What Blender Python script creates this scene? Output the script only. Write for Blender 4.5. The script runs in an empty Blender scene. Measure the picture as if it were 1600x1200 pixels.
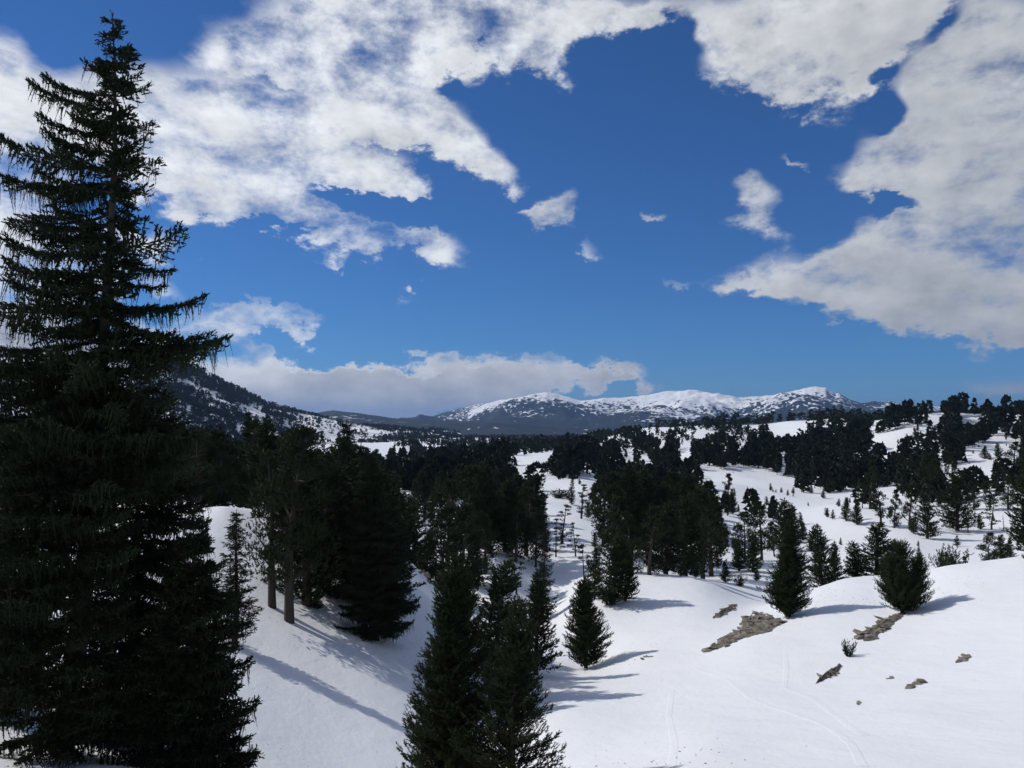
import bpy, math
import numpy as np
from mathutils import Vector, Matrix

R = math.radians
sc = bpy.context.scene
COL = sc.collection

# ------------------------------------------------------------------ camera
F = 1256.0                       # focal length in pixels of a 1600 px wide frame
CAM = np.array([0.0, 0.0, 1.7])
PITCH = math.atan((665 - 600) / F)
cam_d = bpy.data.cameras.new('camera')
cam_d.sensor_width = 36.0
cam_d.lens = 36.0 * F / 1600.0
cam_d.clip_start = 0.1
cam_d.clip_end = 60000.0
cam = bpy.data.objects.new('camera', cam_d)
COL.objects.link(cam)
cam.location = CAM
cam.rotation_euler = (math.pi / 2 + PITCH, 0, 0)
sc.camera = cam

# ------------------------------------------------------------------ light
SUN_AZ = R(-70)                  # from the view direction (+Y): to the left and a little ahead
SUN_EL = R(42)
sun_dir = Vector((math.sin(SUN_AZ) * math.cos(SUN_EL), math.cos(SUN_AZ) * math.cos(SUN_EL), math.sin(SUN_EL)))
sun_d = bpy.data.lights.new('sun', 'SUN')
sun_d.energy = 3.1
sun_d.angle = R(0.53)
sun_d.color = (1.0, 0.965, 0.91)
sun = bpy.data.objects.new('sun', sun_d)
COL.objects.link(sun)
sun.rotation_euler = sun_dir.to_track_quat('Z', 'Y').to_euler()
sun.location = (-40, 20, 60)

vs = sc.view_settings
vs.view_transform = 'Standard'
vs.look = 'None'
vs.gamma = 1.0
vs.exposure = 0.0
vs.use_curve_mapping = False
sc.render.engine = 'CYCLES'
cy = sc.cycles
cy.max_bounces = 5
cy.diffuse_bounces = 3
cy.glossy_bounces = 2
cy.transmission_bounces = 2
cy.volume_bounces = 0
cy.transparent_max_bounces = 4
cy.use_denoising = True
cy.use_adaptive_sampling = True
cy.adaptive_threshold = 0.012

# ------------------------------------------------------------------ pixel helpers (world reconstruction)
def pix_dir(u, v):
    r = (np.asarray(u, float) - 800) / F
    up = (600 - np.asarray(v, float)) / F
    y = math.cos(PITCH) - up * math.sin(PITCH)
    z = math.sin(PITCH) + up * math.cos(PITCH)
    return r, y, z

def at(u, v, D):
    r, y, z = pix_dir(u, v)
    return np.array([r / y * D, D + 0 * r, CAM[2] + z / y * D]).T

def proj(p):
    p = np.asarray(p, float)
    x, y, z = p[..., 0], p[..., 1], p[..., 2] - CAM[2]
    f = y * math.cos(PITCH) + z * math.sin(PITCH)
    up = -y * math.sin(PITCH) + z * math.cos(PITCH)
    return 800 + F * x / f, 600 - F * up / f

# ------------------------------------------------------------------ numpy noise
_rng0 = np.random.default_rng(7)
_perm = np.concatenate([_rng0.permutation(512)] * 3)
_grad = np.array([[math.cos(a), math.sin(a)] for a in np.linspace(0, 2 * math.pi, 64, endpoint=False)])

def gnoise(x, y):
    xi = np.floor(x).astype(np.int64); yi = np.floor(y).astype(np.int64)
    xf = x - xi; yf = y - yi
    u = xf ** 3 * (xf * (xf * 6 - 15) + 10); v = yf ** 3 * (yf * (yf * 6 - 15) + 10)
    def g(ix, iy, dx, dy):
        h = _perm[_perm[ix & 511] + (iy & 511)] & 63
        return _grad[h, 0] * dx + _grad[h, 1] * dy
    a = g(xi, yi, xf, yf); b = g(xi + 1, yi, xf - 1, yf)
    c = g(xi, yi + 1, xf, yf - 1); d = g(xi + 1, yi + 1, xf - 1, yf - 1)
    return (a + u * (b - a)) * (1 - v) + (c + u * (d - c)) * v

def fbm(x, y, o=4, gain=0.5):
    s = 0; a = 1.0
    for i in range(o):
        s = s + a * gnoise(x * 2 ** i + 17.3 * i, y * 2 ** i - 9.1 * i)
        a *= gain
    return s

def sstep(a, b, x):
    t = np.clip((x - a) / (b - a), 0, 1)
    return t * t * (3 - 2 * t)

def in_poly(poly, u, v):
    u = np.asarray(u, float); v = np.asarray(v, float)
    c = np.zeros(np.broadcast(u, v).shape, bool)
    n = len(poly)
    for i in range(n):
        x1, y1 = poly[i]; x2, y2 = poly[(i + 1) % n]
        cond = ((y1 > v) != (y2 > v))
        xs = (x2 - x1) * (v - y1) / ((y2 - y1) or 1e-9) + x1
        c ^= cond & (u < xs)
    return c

# ------------------------------------------------------------------ world: Nishita sky with a layer of cumulus
world = bpy.data.worlds.new('World')
sc.world = world
world.use_nodes = True
wt = world.node_tree
for n in list(wt.nodes): wt.nodes.remove(n)
W_OUT = wt.nodes.new('ShaderNodeOutputWorld')
W_BG = wt.nodes.new('ShaderNodeBackground')
wt.links.new(W_BG.outputs[0], W_OUT.inputs[0])
W_BG.inputs['Strength'].default_value = 0.10
SKY = wt.nodes.new('ShaderNodeTexSky')
SKY.sky_type = 'NISHITA'
SKY.sun_disc = False
SKY.sun_elevation = SUN_EL
SKY.sun_rotation = SUN_AZ
SKY.altitude = 1500
SKY.air_density = 1.0
SKY.dust_density = 0.1
SKY.ozone_density = 3.0

class NB:
    """tiny node-graph builder"""
    def __init__(s, tree): s.t = tree
    def new(s, typ, **kw):
        n = s.t.nodes.new(typ)
        for k, v in kw.items(): setattr(n, k, v)
        return n
    def link(s, a, b): s.t.links.new(a, b)
    def val(s, sock, x):
        if isinstance(x, (int, float)): sock.default_value = x
        elif isinstance(x, (tuple, list)): sock.default_value = x
        else: s.link(x, sock)
    def m(s, op, a, b=0.0, c=None, clamp=False):
        n = s.new('ShaderNodeMath', operation=op); n.use_clamp = clamp
        s.val(n.inputs[0], a); s.val(n.inputs[1], b)
        if c is not None: s.val(n.inputs[2], c)
        return n.outputs[0]
    def vm(s, op, a, b=None):
        n = s.new('ShaderNodeVectorMath', operation=op)
        s.val(n.inputs[0], a)
        if b is not None: s.val(n.inputs[1], b)
        return n.outputs['Value'] if op in ('DOT_PRODUCT', 'LENGTH', 'DISTANCE') else n.outputs[0]
    def xyz(s, x, y, z):
        n = s.new('ShaderNodeCombineXYZ')
        for i, q in enumerate((x, y, z)): s.val(n.inputs[i], q)
        return n.outputs[0]
    def noise(s, vec, scale, detail=4, rough=0.5, dist=0.0, dims='3D'):
        n = s.new('ShaderNodeTexNoise', noise_dimensions=dims)
        s.val(n.inputs['Vector'], vec)
        n.inputs['Scale'].default_value = scale; n.inputs['Detail'].default_value = detail
        n.inputs['Roughness'].default_value = rough; n.inputs['Distortion'].default_value = dist
        return n.outputs[0]
    def mapr(s, x, a, b, c=0.0, d=1.0, smooth=True):
        n = s.new('ShaderNodeMapRange'); n.interpolation_type = 'SMOOTHSTEP' if smooth else 'LINEAR'
        s.val(n.inputs[0], x)
        for i, q in enumerate((a, b, c, d)): s.val(n.inputs[1 + i], q)
        return n.outputs[0]
    def mix(s, f, a, b):
        n = s.new('ShaderNodeMix', data_type='RGBA')
        s.val(n.inputs[0], f); s.val(n.inputs[6], a); s.val(n.inputs[7], b)
        return n.outputs[2]

# clouds: centre (as seen in the sky), half sizes in px of arc, tilt in degrees, weight
CLOUDS = [
 (520, 85, 190, 105, 0, 1.0), (640, 40, 150, 75, 0, 1.0), (415, 115, 85, 48, 0, .8), (655, 105, 75, 55, 0, .9),
 (575, 185, 130, 65, 0, .9), (430, 195, 220, 48, 0, .95), (650, 195, 110, 48, 0, .9), (735, 225, 60, 36, 35, .75), (772, 268, 26, 22, 40, .4),
 (270, 175, 75, 55, 0, .6), (330, 255, 130, 65, 0, 1.0), (430, 270, 160, 55, 0, .9), (570, 272, 85, 34, 5, .9), (630, 292, 30, 14, 40, .4),
 (310, 320, 90, 40, 0, .65), (440, 335, 120, 42, 10, .75), (560, 375, 120, 30, 8, .75), (665, 372, 70, 26, 5, .85), (520, 405, 90, 16, 0, .4), (650, 425, 30, 10, 0, .38),
 (50, 190, 100, 85, 0, 1.0), (-40, 260, 150, 130, 0, 1.0), (10, 90, 45, 55, 20, .5), (40, 400, 140, 90, 0, .9), (-30, 500, 150, 80, 0, .9),
 (215, 375, 60, 30, 0, .85), (255, 430, 50, 36, -20, .7),
 (330, 498, 120, 42, 0, .95), (435, 512, 75, 24, 0, .85),
 (340, 585, 140, 44, 0, 1.2), (480, 597, 160, 40, 0, 1.2), (620, 600, 140, 38, 0, 1.2), (760, 594, 110, 30, 0, 1.15), (860, 594, 80, 26, 0, 1.0), (940, 590, 66, 20, 0, 1.0), (995, 588, 40, 14, 0, 1.0),
 (540, 635, 240, 34, 0, 1.0), (700, 622, 120, 26, 0, .8), (180, 570, 140, 60, 0, .9),
 (810, 30, 110, 55, 0, .95), (840, 95, 48, 46, 40, .8), (930, 15, 110, 34, 0, .8), (730, 40, 50, 60, 0, .5), (1030, 20, 70, 34, 0, .55),
 (1140, 55, 110, 60, 0, 1.0), (1240, 95, 140, 75, 0, 1.0), (1340, 40, 130, 70, 0, .95), (1200, 140, 70, 34, 20, .6), (1420, 10, 90, 50, 0, .7),
 (1560, 90, 130, 90, 0, 1.0), (1480, 120, 80, 55, -20, .8), (1540, 250, 170, 120, 0, 1.1), (1420, 245, 110, 55, 0, .95), (1330, 275, 60, 34, 0, .6),
 (1560, 380, 190, 140, 0, 1.15), (1420, 390, 170, 52, -8, 1.0), (1270, 405, 110, 36, -8, .85), (1140, 425, 70, 20, 5, .7), (1330, 450, 130, 36, 4, .9), (1500, 460, 180, 46, 0, 1.0), (1580, 490, 130, 26, 0, .9),
 (1150, 350, 50, 56, 20, .95), (1130, 300, 44, 30, -20, .8), (1215, 262, 28, 14, 25, .8),
 (872, 335, 60, 34, -25, 1.1), (825, 325, 44, 16, -20, .75), (905, 383, 46, 20, 10, .6), (1015, 351, 30, 15, 0, .85), (1025, 420, 34, 10, 0, .36), (1300, 510, 30, 10, 0, .36),
 (1590, 608, 80, 24, 0, .8),
 # gaps of blue between the banks
 (440, 143, 80, 22, 8, -1.1), (655, 135, 60, 26, 0, -.9), (560, 228, 120, 17, 4, -1.2), (560, 315, 115, 24, 8, -1.3), (680, 22, 34, 22, 0, -.7), (305, 160, 50, 22, 0, -.6),
 (1385, 150, 34, 70, 25, -1.3), (1462, 42, 30, 40, 30, -1.2), (1050, 55, 36, 30, 0, -.7), (1350, 322, 60, 13, 0, -.8), (1285, 420, 44, 10, 0, -.7), (1230, 330, 44, 60, 0, -.6),
 (150, 330, 110, 26, 0, -.8), (390, 435, 140, 34, 0, -1.2), (540, 545, 150, 20, 0, -1.0), (240, 300, 34, 34, 0, -.5), (100, 60, 60, 60, 0, -.5), (725, 120, 42, 50, 0, -.9), (200, 480, 90, 24, 0, -.6),
]
def build_sky():
    b = NB(wt)
    geo = b.new('ShaderNodeTexCoord')
    d = b.vm('NORMALIZE', geo.outputs['Generated'])
    sep = b.new('ShaderNodeSeparateXYZ'); b.link(d, sep.inputs[0])
    dx, dy, dz = sep.outputs
    az = b.m('ARCTAN2', dx, dy)
    el = b.m('ARCSINE', dz)
    # billow coordinates on the celestial sphere, wider than high
    lay = b.vm('MULTIPLY', d, (3.2, 1.2, 5.2))
    n1 = b.noise(lay, 1.5, 3, 0.55)
    lay2 = b.vm('ADD', lay, (5.2, 1.3, 7.7))
    n2 = b.noise(lay2, 3.4, 7, 0.64)
    wx = b.m('MULTIPLY', b.m('SUBTRACT', n1, 0.5), 0.20)
    wy = b.m('MULTIPLY', b.m('SUBTRACT', n2, 0.5), 0.14)
    p = b.xyz(b.m('ADD', az, wx), b.m('ADD', el, wy), 1.0)
    tot = None
    for ci, (u, v, rx, ry, rot, w) in enumerate(CLOUDS):
        if ci % 14 == 13:      # keeps the evaluation sequential
            p = b.vm('ADD', p, b.xyz(b.m('MULTIPLY', tot, 1e-7), 0.0, 0.0))
        r_, y_, z_ = pix_dir(u, v)
        a0 = math.atan2(r_, y_); e0 = math.atan2(z_, math.hypot(r_, y_))
        sx_, sy_ = F / (rx * 0.95), F / (ry * 0.95)
        ca, sa = math.cos(R(-rot)), math.sin(R(-rot))
        qx = b.vm('DOT_PRODUCT', p, (ca * sx_, sa * sx_, -(ca * a0 + sa * e0) * sx_))
        qy = b.vm('DOT_PRODUCT', p, (-sa * sy_, ca * sy_, -(-sa * a0 + ca * e0) * sy_))
        q = b.m('MULTIPLY_ADD', qx, qx, b.m('MULTIPLY', qy, qy))
        ex = b.m('POWER', 0.34, q)
        tot = b.m('MULTIPLY', ex, w) if tot is None else b.m('MULTIPLY_ADD', ex, w, tot)
    tot = b.m('MINIMUM', tot, b.m('MAXIMUM', b.mapr(az, 0.12, 0.36, 0.80, 1.02), b.mapr(el, 0.12, 0.06, 0.0, 1.25)))
    # the same broken cumulus goes on over the rest of the sky
    c0 = b.noise(b.vm('ADD', lay, (11.0, 3.0, 0.0)), 0.6, 2, 0.5)
    rest = b.mapr(c0, 0.42, 0.62, 0.0, 1.05)
    aw = b.m('ABSOLUTE', az)
    out = b.m('MAXIMUM', b.mapr(aw, 0.62, 0.78), b.mapr(el, 0.50, 0.64))
    field = b.m('ADD', b.m('MULTIPLY', tot, b.m('SUBTRACT', 1.0, out)), b.m('MULTIPLY', rest, out))
    nn = b.m('ADD', b.m('MULTIPLY', b.m('SUBTRACT', n1, 0.5), 1.1), b.m('MULTIPLY', b.m('SUBTRACT', n2, 0.5), 2.0))
    dens = b.m('ADD', field, nn)
    alpha = b.mapr(dens, 0.36, 1.06)
    # relief: the same billows sampled a little towards the sun and upwards
    n2b = b.noise(b.vm('ADD', lay2, (-0.07, 0.0, 0.11)), 3.4, 4, 0.64)
    rel = b.m('ADD', b.m('MULTIPLY', b.m('SUBTRACT', n2, n2b), 1.25), b.m('MULTIPLY', b.m('SUBTRACT', n1, 0.5), -0.25))
    thick = b.mapr(dens, 0.75, 1.6)
    cosS = b.vm('DOT_PRODUCT', d, tuple(sun_dir))
    fwd = b.mapr(cosS, -0.30, 0.62, smooth=False)
    low = b.mapr(el, 0.015, 0.11, 0.88, 1.0)
    lum = b.m('ADD', b.m('ADD', 0.90, b.m('MULTIPLY', rel, 0.75)), b.m('MULTIPLY', thick, -0.30))
    lum = b.m('MULTIPLY', b.m('MAXIMUM', lum, 0.25), b.m('ADD', 0.40, b.m('MULTIPLY', fwd, 0.62)))
    lum = b.m('MULTIPLY', lum, low)
    cc = b.mix(b.mapr(lum, 0.2, 0.75), (0.84, 0.93, 1.08, 1), (0.95, 0.98, 1.02, 1))
    cl = b.vm('SCALE', cc)
    b.link(b.m('MULTIPLY', lum, 10.0 * CLOUD_GAIN), cl.node.inputs['Scale'])
    blue = b.vm('MULTIPLY', SKY.outputs[0], (0.23, 0.49, 0.80))
    b.link(b.mix(alpha, blue, cl), W_BG.inputs['Color'])
CLOUD_GAIN = 0.95
build_sky()
world.cycles.sampling_method = 'MANUAL'
world.cycles.sample_map_resolution = 512

# ------------------------------------------------------------------ mesh helpers
class Geo:
    def __init__(s): s.v = []; s.f = []; s.n = 0
    def add(s, V, T):
        V = np.asarray(V, np.float32).reshape(-1, 3); T = np.asarray(T, np.int64).reshape(-1, 3)
        s.v.append(V); s.f.append(T + s.n); s.n += len(V)
    def arrays(s):
        if not s.v: return np.zeros((0, 3), np.float32), np.zeros((0, 3), np.int64)
        return np.concatenate(s.v), np.concatenate(s.f)
    def mesh(s, name, mat, smooth=False):
        return tri_mesh(name, *s.arrays(), mat, smooth)

def tri_mesh(name, V, T, mat, smooth=False):
    me = bpy.data.meshes.new(name)
    me.vertices.add(len(V)); me.vertices.foreach_set('co', np.ascontiguousarray(V, np.float32).ravel())
    me.loops.add(T.size); me.loops.foreach_set('vertex_index', np.ascontiguousarray(T, np.int32).ravel())
    me.polygons.add(len(T)); me.polygons.foreach_set('loop_start', np.arange(0, T.size, 3, dtype=np.int32))
    me.update(calc_edges=True)
    if smooth: me.polygons.foreach_set('use_smooth', np.ones(len(T), bool))
    if mat: me.materials.append(mat)
    return me

def grid_mesh(name, P, mat):
    """P: (n, m, 3) grid"""
    n, m = P.shape[:2]
    me = bpy.data.meshes.new(name)
    me.vertices.add(n * m); me.vertices.foreach_set('co', np.ascontiguousarray(P, np.float32).ravel())
    i = np.arange(n * m).reshape(n, m)
    q = np.stack([i[:-1, :-1], i[:-1, 1:], i[1:, 1:], i[1:, :-1]], -1).reshape(-1, 4)
    me.loops.add(q.size); me.loops.foreach_set('vertex_index', q.astype(np.int32).ravel())
    me.polygons.add(len(q)); me.polygons.foreach_set('loop_start', np.arange(0, q.size, 4, dtype=np.int32))
    me.update(calc_edges=True)
    me.polygons.foreach_set('use_smooth', np.ones(len(q), bool))
    me.materials.append(mat)
    return me

def obj(name, me, parent=None, loc=None):
    o = bpy.data.objects.new(name, me); COL.objects.link(o)
    if parent: o.parent = parent
    if loc is not None: o.location = loc
    return o

def thing(name, label, cat, loc, rz=0, scale=None, group=None):
    o = bpy.data.objects.new(name, None); COL.objects.link(o)
    o.empty_display_size = 0.3
    o.location = loc; o.rotation_euler = (0, 0, rz)
    if scale is not None: o.scale = scale
    o['label'] = label; o['category'] = cat
    if group: o['group'] = group
    return o

def unit(a):
    return a / (np.linalg.norm(a, axis=-1, keepdims=True) + 1e-9)

def brush(g, rng, P, D, L, Rn, n=8, w=0.22, core=0.25, fwd=0.75):
    """bottle-brush shoots: needles as slim triangles round a spindle"""
    P = np.asarray(P, float).reshape(-1, 3); M = len(P)
    if M == 0: return
    D = unit(np.asarray(D, float).reshape(-1, 3)); L = np.broadcast_to(np.asarray(L, float), (M,)); Rn = np.broadcast_to(np.asarray(Rn, float), (M,))
    h = np.where(np.abs(D[:, 2:3]) < 0.9, np.array([[0, 0, 1.0]]), np.array([[1.0, 0, 0]]))
    A = unit(np.cross(D, h)); B = np.cross(D, A)
    t = (np.arange(n)[None, :] + rng.random((M, n))) / n
    ph = rng.random((M, n)) * 2 * math.pi + np.arange(n)[None, :] * 2.4
    base = P[:, None] + D[:, None] * (L[:, None] * t * 0.92)[..., None]
    out = np.cos(ph)[..., None] * A[:, None] + np.sin(ph)[..., None] * B[:, None]
    dr = unit(D[:, None] * (fwd + 0.5 * t[..., None]) + out)
    rr = Rn[:, None] * (0.7 + 0.6 * rng.random((M, n)))
    tip = base + dr * rr[..., None]
    side = unit(np.cross(dr, out + 0.6 * rng.normal(size=(M, n, 3)))) * (rr * w)[..., None]
    V = np.stack([base - side, base + side, tip], 2).reshape(-1, 3)
    g.add(V, np.arange(len(V)).reshape(-1, 3))
    if core > 0:
        rc = Rn * core
        ring = [P + (math.cos(a) * A + math.sin(a) * B) * rc[:, None] for a in (0, 2.09, 4.19)]
        V = np.stack(ring + [P + D * (L * 1.05)[:, None]], 1).reshape(-1, 3)
        i = np.arange(M)[:, None] * 4
        T = np.concatenate([i + np.array([[0, 1, 3]]), i + np.array([[1, 2, 3]]), i + np.array([[2, 0, 3]])])
        g.add(V, T)

def tube(g, pts, rad, sides=6):
    pts = np.asarray(pts, float); n = len(pts)
    tang = unit(np.gradient(pts, axis=0))
    h = np.array([1.0, 0.13, 0.07])
    A = unit(np.cross(tang, h)); B = np.cross(tang, A)
    a = np.linspace(0, 2 * math.pi, sides, endpoint=False)
    V = pts[:, None] + (np.cos(a)[None, :, None] * A[:, None] + np.sin(a)[None, :, None] * B[:, None]) * np.asarray(rad, float)[:, None, None]
    T = []
    for i in range(n - 1):
        for k in range(sides):
            k2 = (k + 1) % sides
            T += [(i * sides + k, i * sides + k2, (i + 1) * sides + k2), (i * sides + k, (i + 1) * sides + k2, (i + 1) * sides + k)]
    g.add(V.reshape(-1, 3), T)

# ------------------------------------------------------------------ materials
def material(name):
    m = bpy.data.materials.new(name); m.use_nodes = True
    t = m.node_tree
    bs = t.nodes['Principled BSDF']
    return m, NB(t), bs

def mat_snow():
    m, b, bs = material('snow')
    geo = b.new('ShaderNodeNewGeometry')
    pos = geo.outputs['Position']
    n = b.noise(pos, 0.25, 5, 0.6)
    base = b.mix(n, (0.80, 0.815, 0.83, 1), (0.87, 0.875, 0.88, 1))
    # tiny needles, bark crumbs and dust lying on old snow
    sp = b.noise(pos, 9.0, 3, 0.7)
    base = b.mix(b.mapr(sp, 0.71, 0.78, 0.0, 0.35), base, (0.20, 0.17, 0.13, 1))
    b.link(base, bs.inputs['Base Color'])
    bs.inputs['Roughness'].default_value = 0.55
    bs.inputs['Specular IOR Level'].default_value = 0.25
    # sun cups and wind ripples
    sx = b.new('ShaderNodeMapping'); b.link(pos, sx.inputs[0]); sx.inputs['Scale'].default_value = (1, 0.55, 1); sx.inputs['Rotation'].default_value = (0, 0, R(24))
    h = b.m('ADD', b.m('MULTIPLY', b.noise(sx.outputs[0], 1.1, 4, 0.55), 0.5), b.m('MULTIPLY', b.noise(sx.outputs[0], 6.0, 3, 0.6), 0.11))
    bump = b.new('ShaderNodeBump'); bump.inputs['Strength'].default_value = 0.45; bump.inputs['Distance'].default_value = 0.25
    b.link(h, bump.inputs['Height']); b.link(bump.outputs[0], bs.inputs['Normal'])
    # beyond the trees one can tell apart the plain is forest: dark wood with clearings
    sep = b.new('ShaderNodeSeparateXYZ'); b.link(pos, sep.inputs[0])
    far = b.mapr(b.vm('LENGTH', pos), 1500, 2100)
    cl = b.noise(b.xyz(sep.outputs[0], b.m('MULTIPLY', sep.outputs[1], 0.45), 0.0), 0.006, 5, 0.65)
    wood = b.m('MULTIPLY', far, b.mapr(cl, 0.66, 0.58))
    mixc = b.mix(wood, base, (0.022, 0.03, 0.028, 1)); b.link(mixc, bs.inputs['Base Color'])
    return m

def mat_foliage(name, c1, c2):
    m, b, bs = material(name)
    geo = b.new('ShaderNodeNewGeometry')
    oi = b.new('ShaderNodeObjectInfo')
    n = b.noise(geo.outputs['Position'], 1.3, 3, 0.6)
    r = b.m('ADD', b.m('MULTIPLY', n, 0.8), b.m('MULTIPLY', oi.outputs['Random'], 0.3), clamp=True)
    b.link(b.mix(r, c1, c2), bs.inputs['Base Color'])
    bs.inputs['Roughness'].default_value = 0.7
    bs.inputs['Specular IOR Level'].default_value = 0.12
    return m

def mat_bark(name, c1, c2):
    m, b, bs = material(name)
    tc = b.new('ShaderNodeTexCoord')
    mp = b.new('ShaderNodeMapping'); b.link(tc.outputs['Object'], mp.inputs[0]); mp.inputs['Scale'].default_value = (9, 9, 2.2)
    n = b.noise(mp.outputs[0], 2.0, 5, 0.65)
    b.link(b.mix(n, c1, c2), bs.inputs['Base Color'])
    bs.inputs['Roughness'].default_value = 0.9
    bs.inputs['Specular IOR Level'].default_value = 0.1
    bump = b.new('ShaderNodeBump'); bump.inputs['Strength'].default_value = 0.8; bump.inputs['Distance'].default_value = 0.03
    b.link(n, bump.inputs['Height']); b.link(bump.outputs[0], bs.inputs['Normal'])
    return m

def mat_rock(name, c1, c2, c3):
    m, b, bs = material(name)
    geo = b.new('ShaderNodeNewGeometry')
    pos = geo.outputs['Position']
    n = b.noise(pos, 2.2, 6, 0.65); n2 = b.noise(pos, 14.0, 4, 0.7)
    c = b.mix(b.mapr(n, 0.35, 0.65), c1, c2)
    c = b.mix(b.mapr(n2, 0.55, 0.72), c, c3)
    b.link(c, bs.inputs['Base Color'])
    bs.inputs['Roughness'].default_value = 0.9
    bump = b.new('ShaderNodeBump'); bump.inputs['Strength'].default_value = 0.9; bump.inputs['Distance'].default_value = 0.08
    b.link(b.m('ADD', n, b.m('MULTIPLY', n2, 0.4)), bump.inputs['Height']); b.link(bump.outputs[0], bs.inputs['Normal'])
    return m

def mat_mountain(name, z_lo, z_hi, grain, wood_c=(0.022, 0.03, 0.03, 1), bias=0.0, fall=0.85):
    """far slope: snow above, woods below, dotted with trees where the two meet"""
    m, b, bs = material(name)
    geo = b.new('ShaderNodeNewGeometry')
    pos = geo.outputs['Position']
    sep = b.new('ShaderNodeSeparateXYZ'); b.link(pos, sep.inputs[0])
    hgt = b.mapr(sep.outputs[2], z_lo, z_hi, smooth=False)
    sn = b.new('ShaderNodeSeparateXYZ'); b.link(geo.outputs['Normal'], sn.inputs[0])
    big = b.noise(pos, 0.0011, 4, 0.55)
    mid = b.noise(b.vm('ADD', pos, (90, 40, 10)), 0.006, 4, 0.65)
    vo = b.new('ShaderNodeTexVoronoi'); b.link(pos, vo.inputs['Vector']); vo.inputs['Scale'].default_value = grain
    fine = b.noise(pos, grain * 0.8, 3, 0.7)
    # local cover of trees: 0 open snow ... 1 closed wood
    cover = b.m('ADD', b.m('SUBTRACT', 0.62 + bias, b.m('MULTIPLY', hgt, fall)),
                b.m('ADD', b.m('MULTIPLY', b.m('SUBTRACT', big, 0.5), 2.6), b.m('MULTIPLY', b.m('SUBTRACT', mid, 0.5), 1.5)))
    steep = b.mapr(sn.outputs[2], 0.80, 0.55)
    cover = b.m('ADD', cover, b.m('MULTIPLY', steep, 0.6))
    dot = b.m('ADD', b.m('MULTIPLY', vo.outputs['Distance'], 0.9), b.m('MULTIPLY', b.m('SUBTRACT', fine, 0.5), 1.6))
    tree = b.mapr(b.m('SUBTRACT', b.m('ADD', cover, 0.12), dot), -0.06, 0.06)
    b.link(b.mix(tree, (0.84, 0.85, 0.86, 1), wood_c), bs.inputs['Base Color'])
    bs.inputs['Roughness'].default_value = 0.8
    bs.inputs['Specular IOR Level'].default_value = 0.1
    bump = b.new('ShaderNodeBump'); bump.inputs['Strength'].default_value = 0.6; bump.inputs['Distance'].default_value = 14
    b.link(b.m('ADD', mid, b.m('MULTIPLY', fine, 0.35)), bump.inputs['Height']); b.link(bump.outputs[0], bs.inputs['Normal'])
    return m

SNOW = mat_snow()
PINE = mat_foliage('pine_needles', (0.016, 0.026, 0.010, 1), (0.034, 0.048, 0.017, 1))
SPRUCE = mat_foliage('spruce_needles', (0.012, 0.019, 0.010, 1), (0.026, 0.036, 0.016, 1))
FARTREE = mat_foliage('far_needles', (0.010, 0.015, 0.009, 1), (0.018, 0.025, 0.013, 1))
BARK = mat_bark('bark', (0.030, 0.024, 0.020, 1), (0.085, 0.072, 0.062, 1))
DEAD = mat_bark('dead_wood', (0.08, 0.072, 0.065, 1), (0.17, 0.155, 0.14, 1))
ROCK = mat_rock('limestone', (0.12, 0.10, 0.075, 1), (0.26, 0.235, 0.195, 1), (0.05, 0.042, 0.028, 1))
EARTH = mat_rock('bare_earth', (0.10, 0.085, 0.062, 1), (0.20, 0.178, 0.14, 1), (0.055, 0.046, 0.032, 1))

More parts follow.
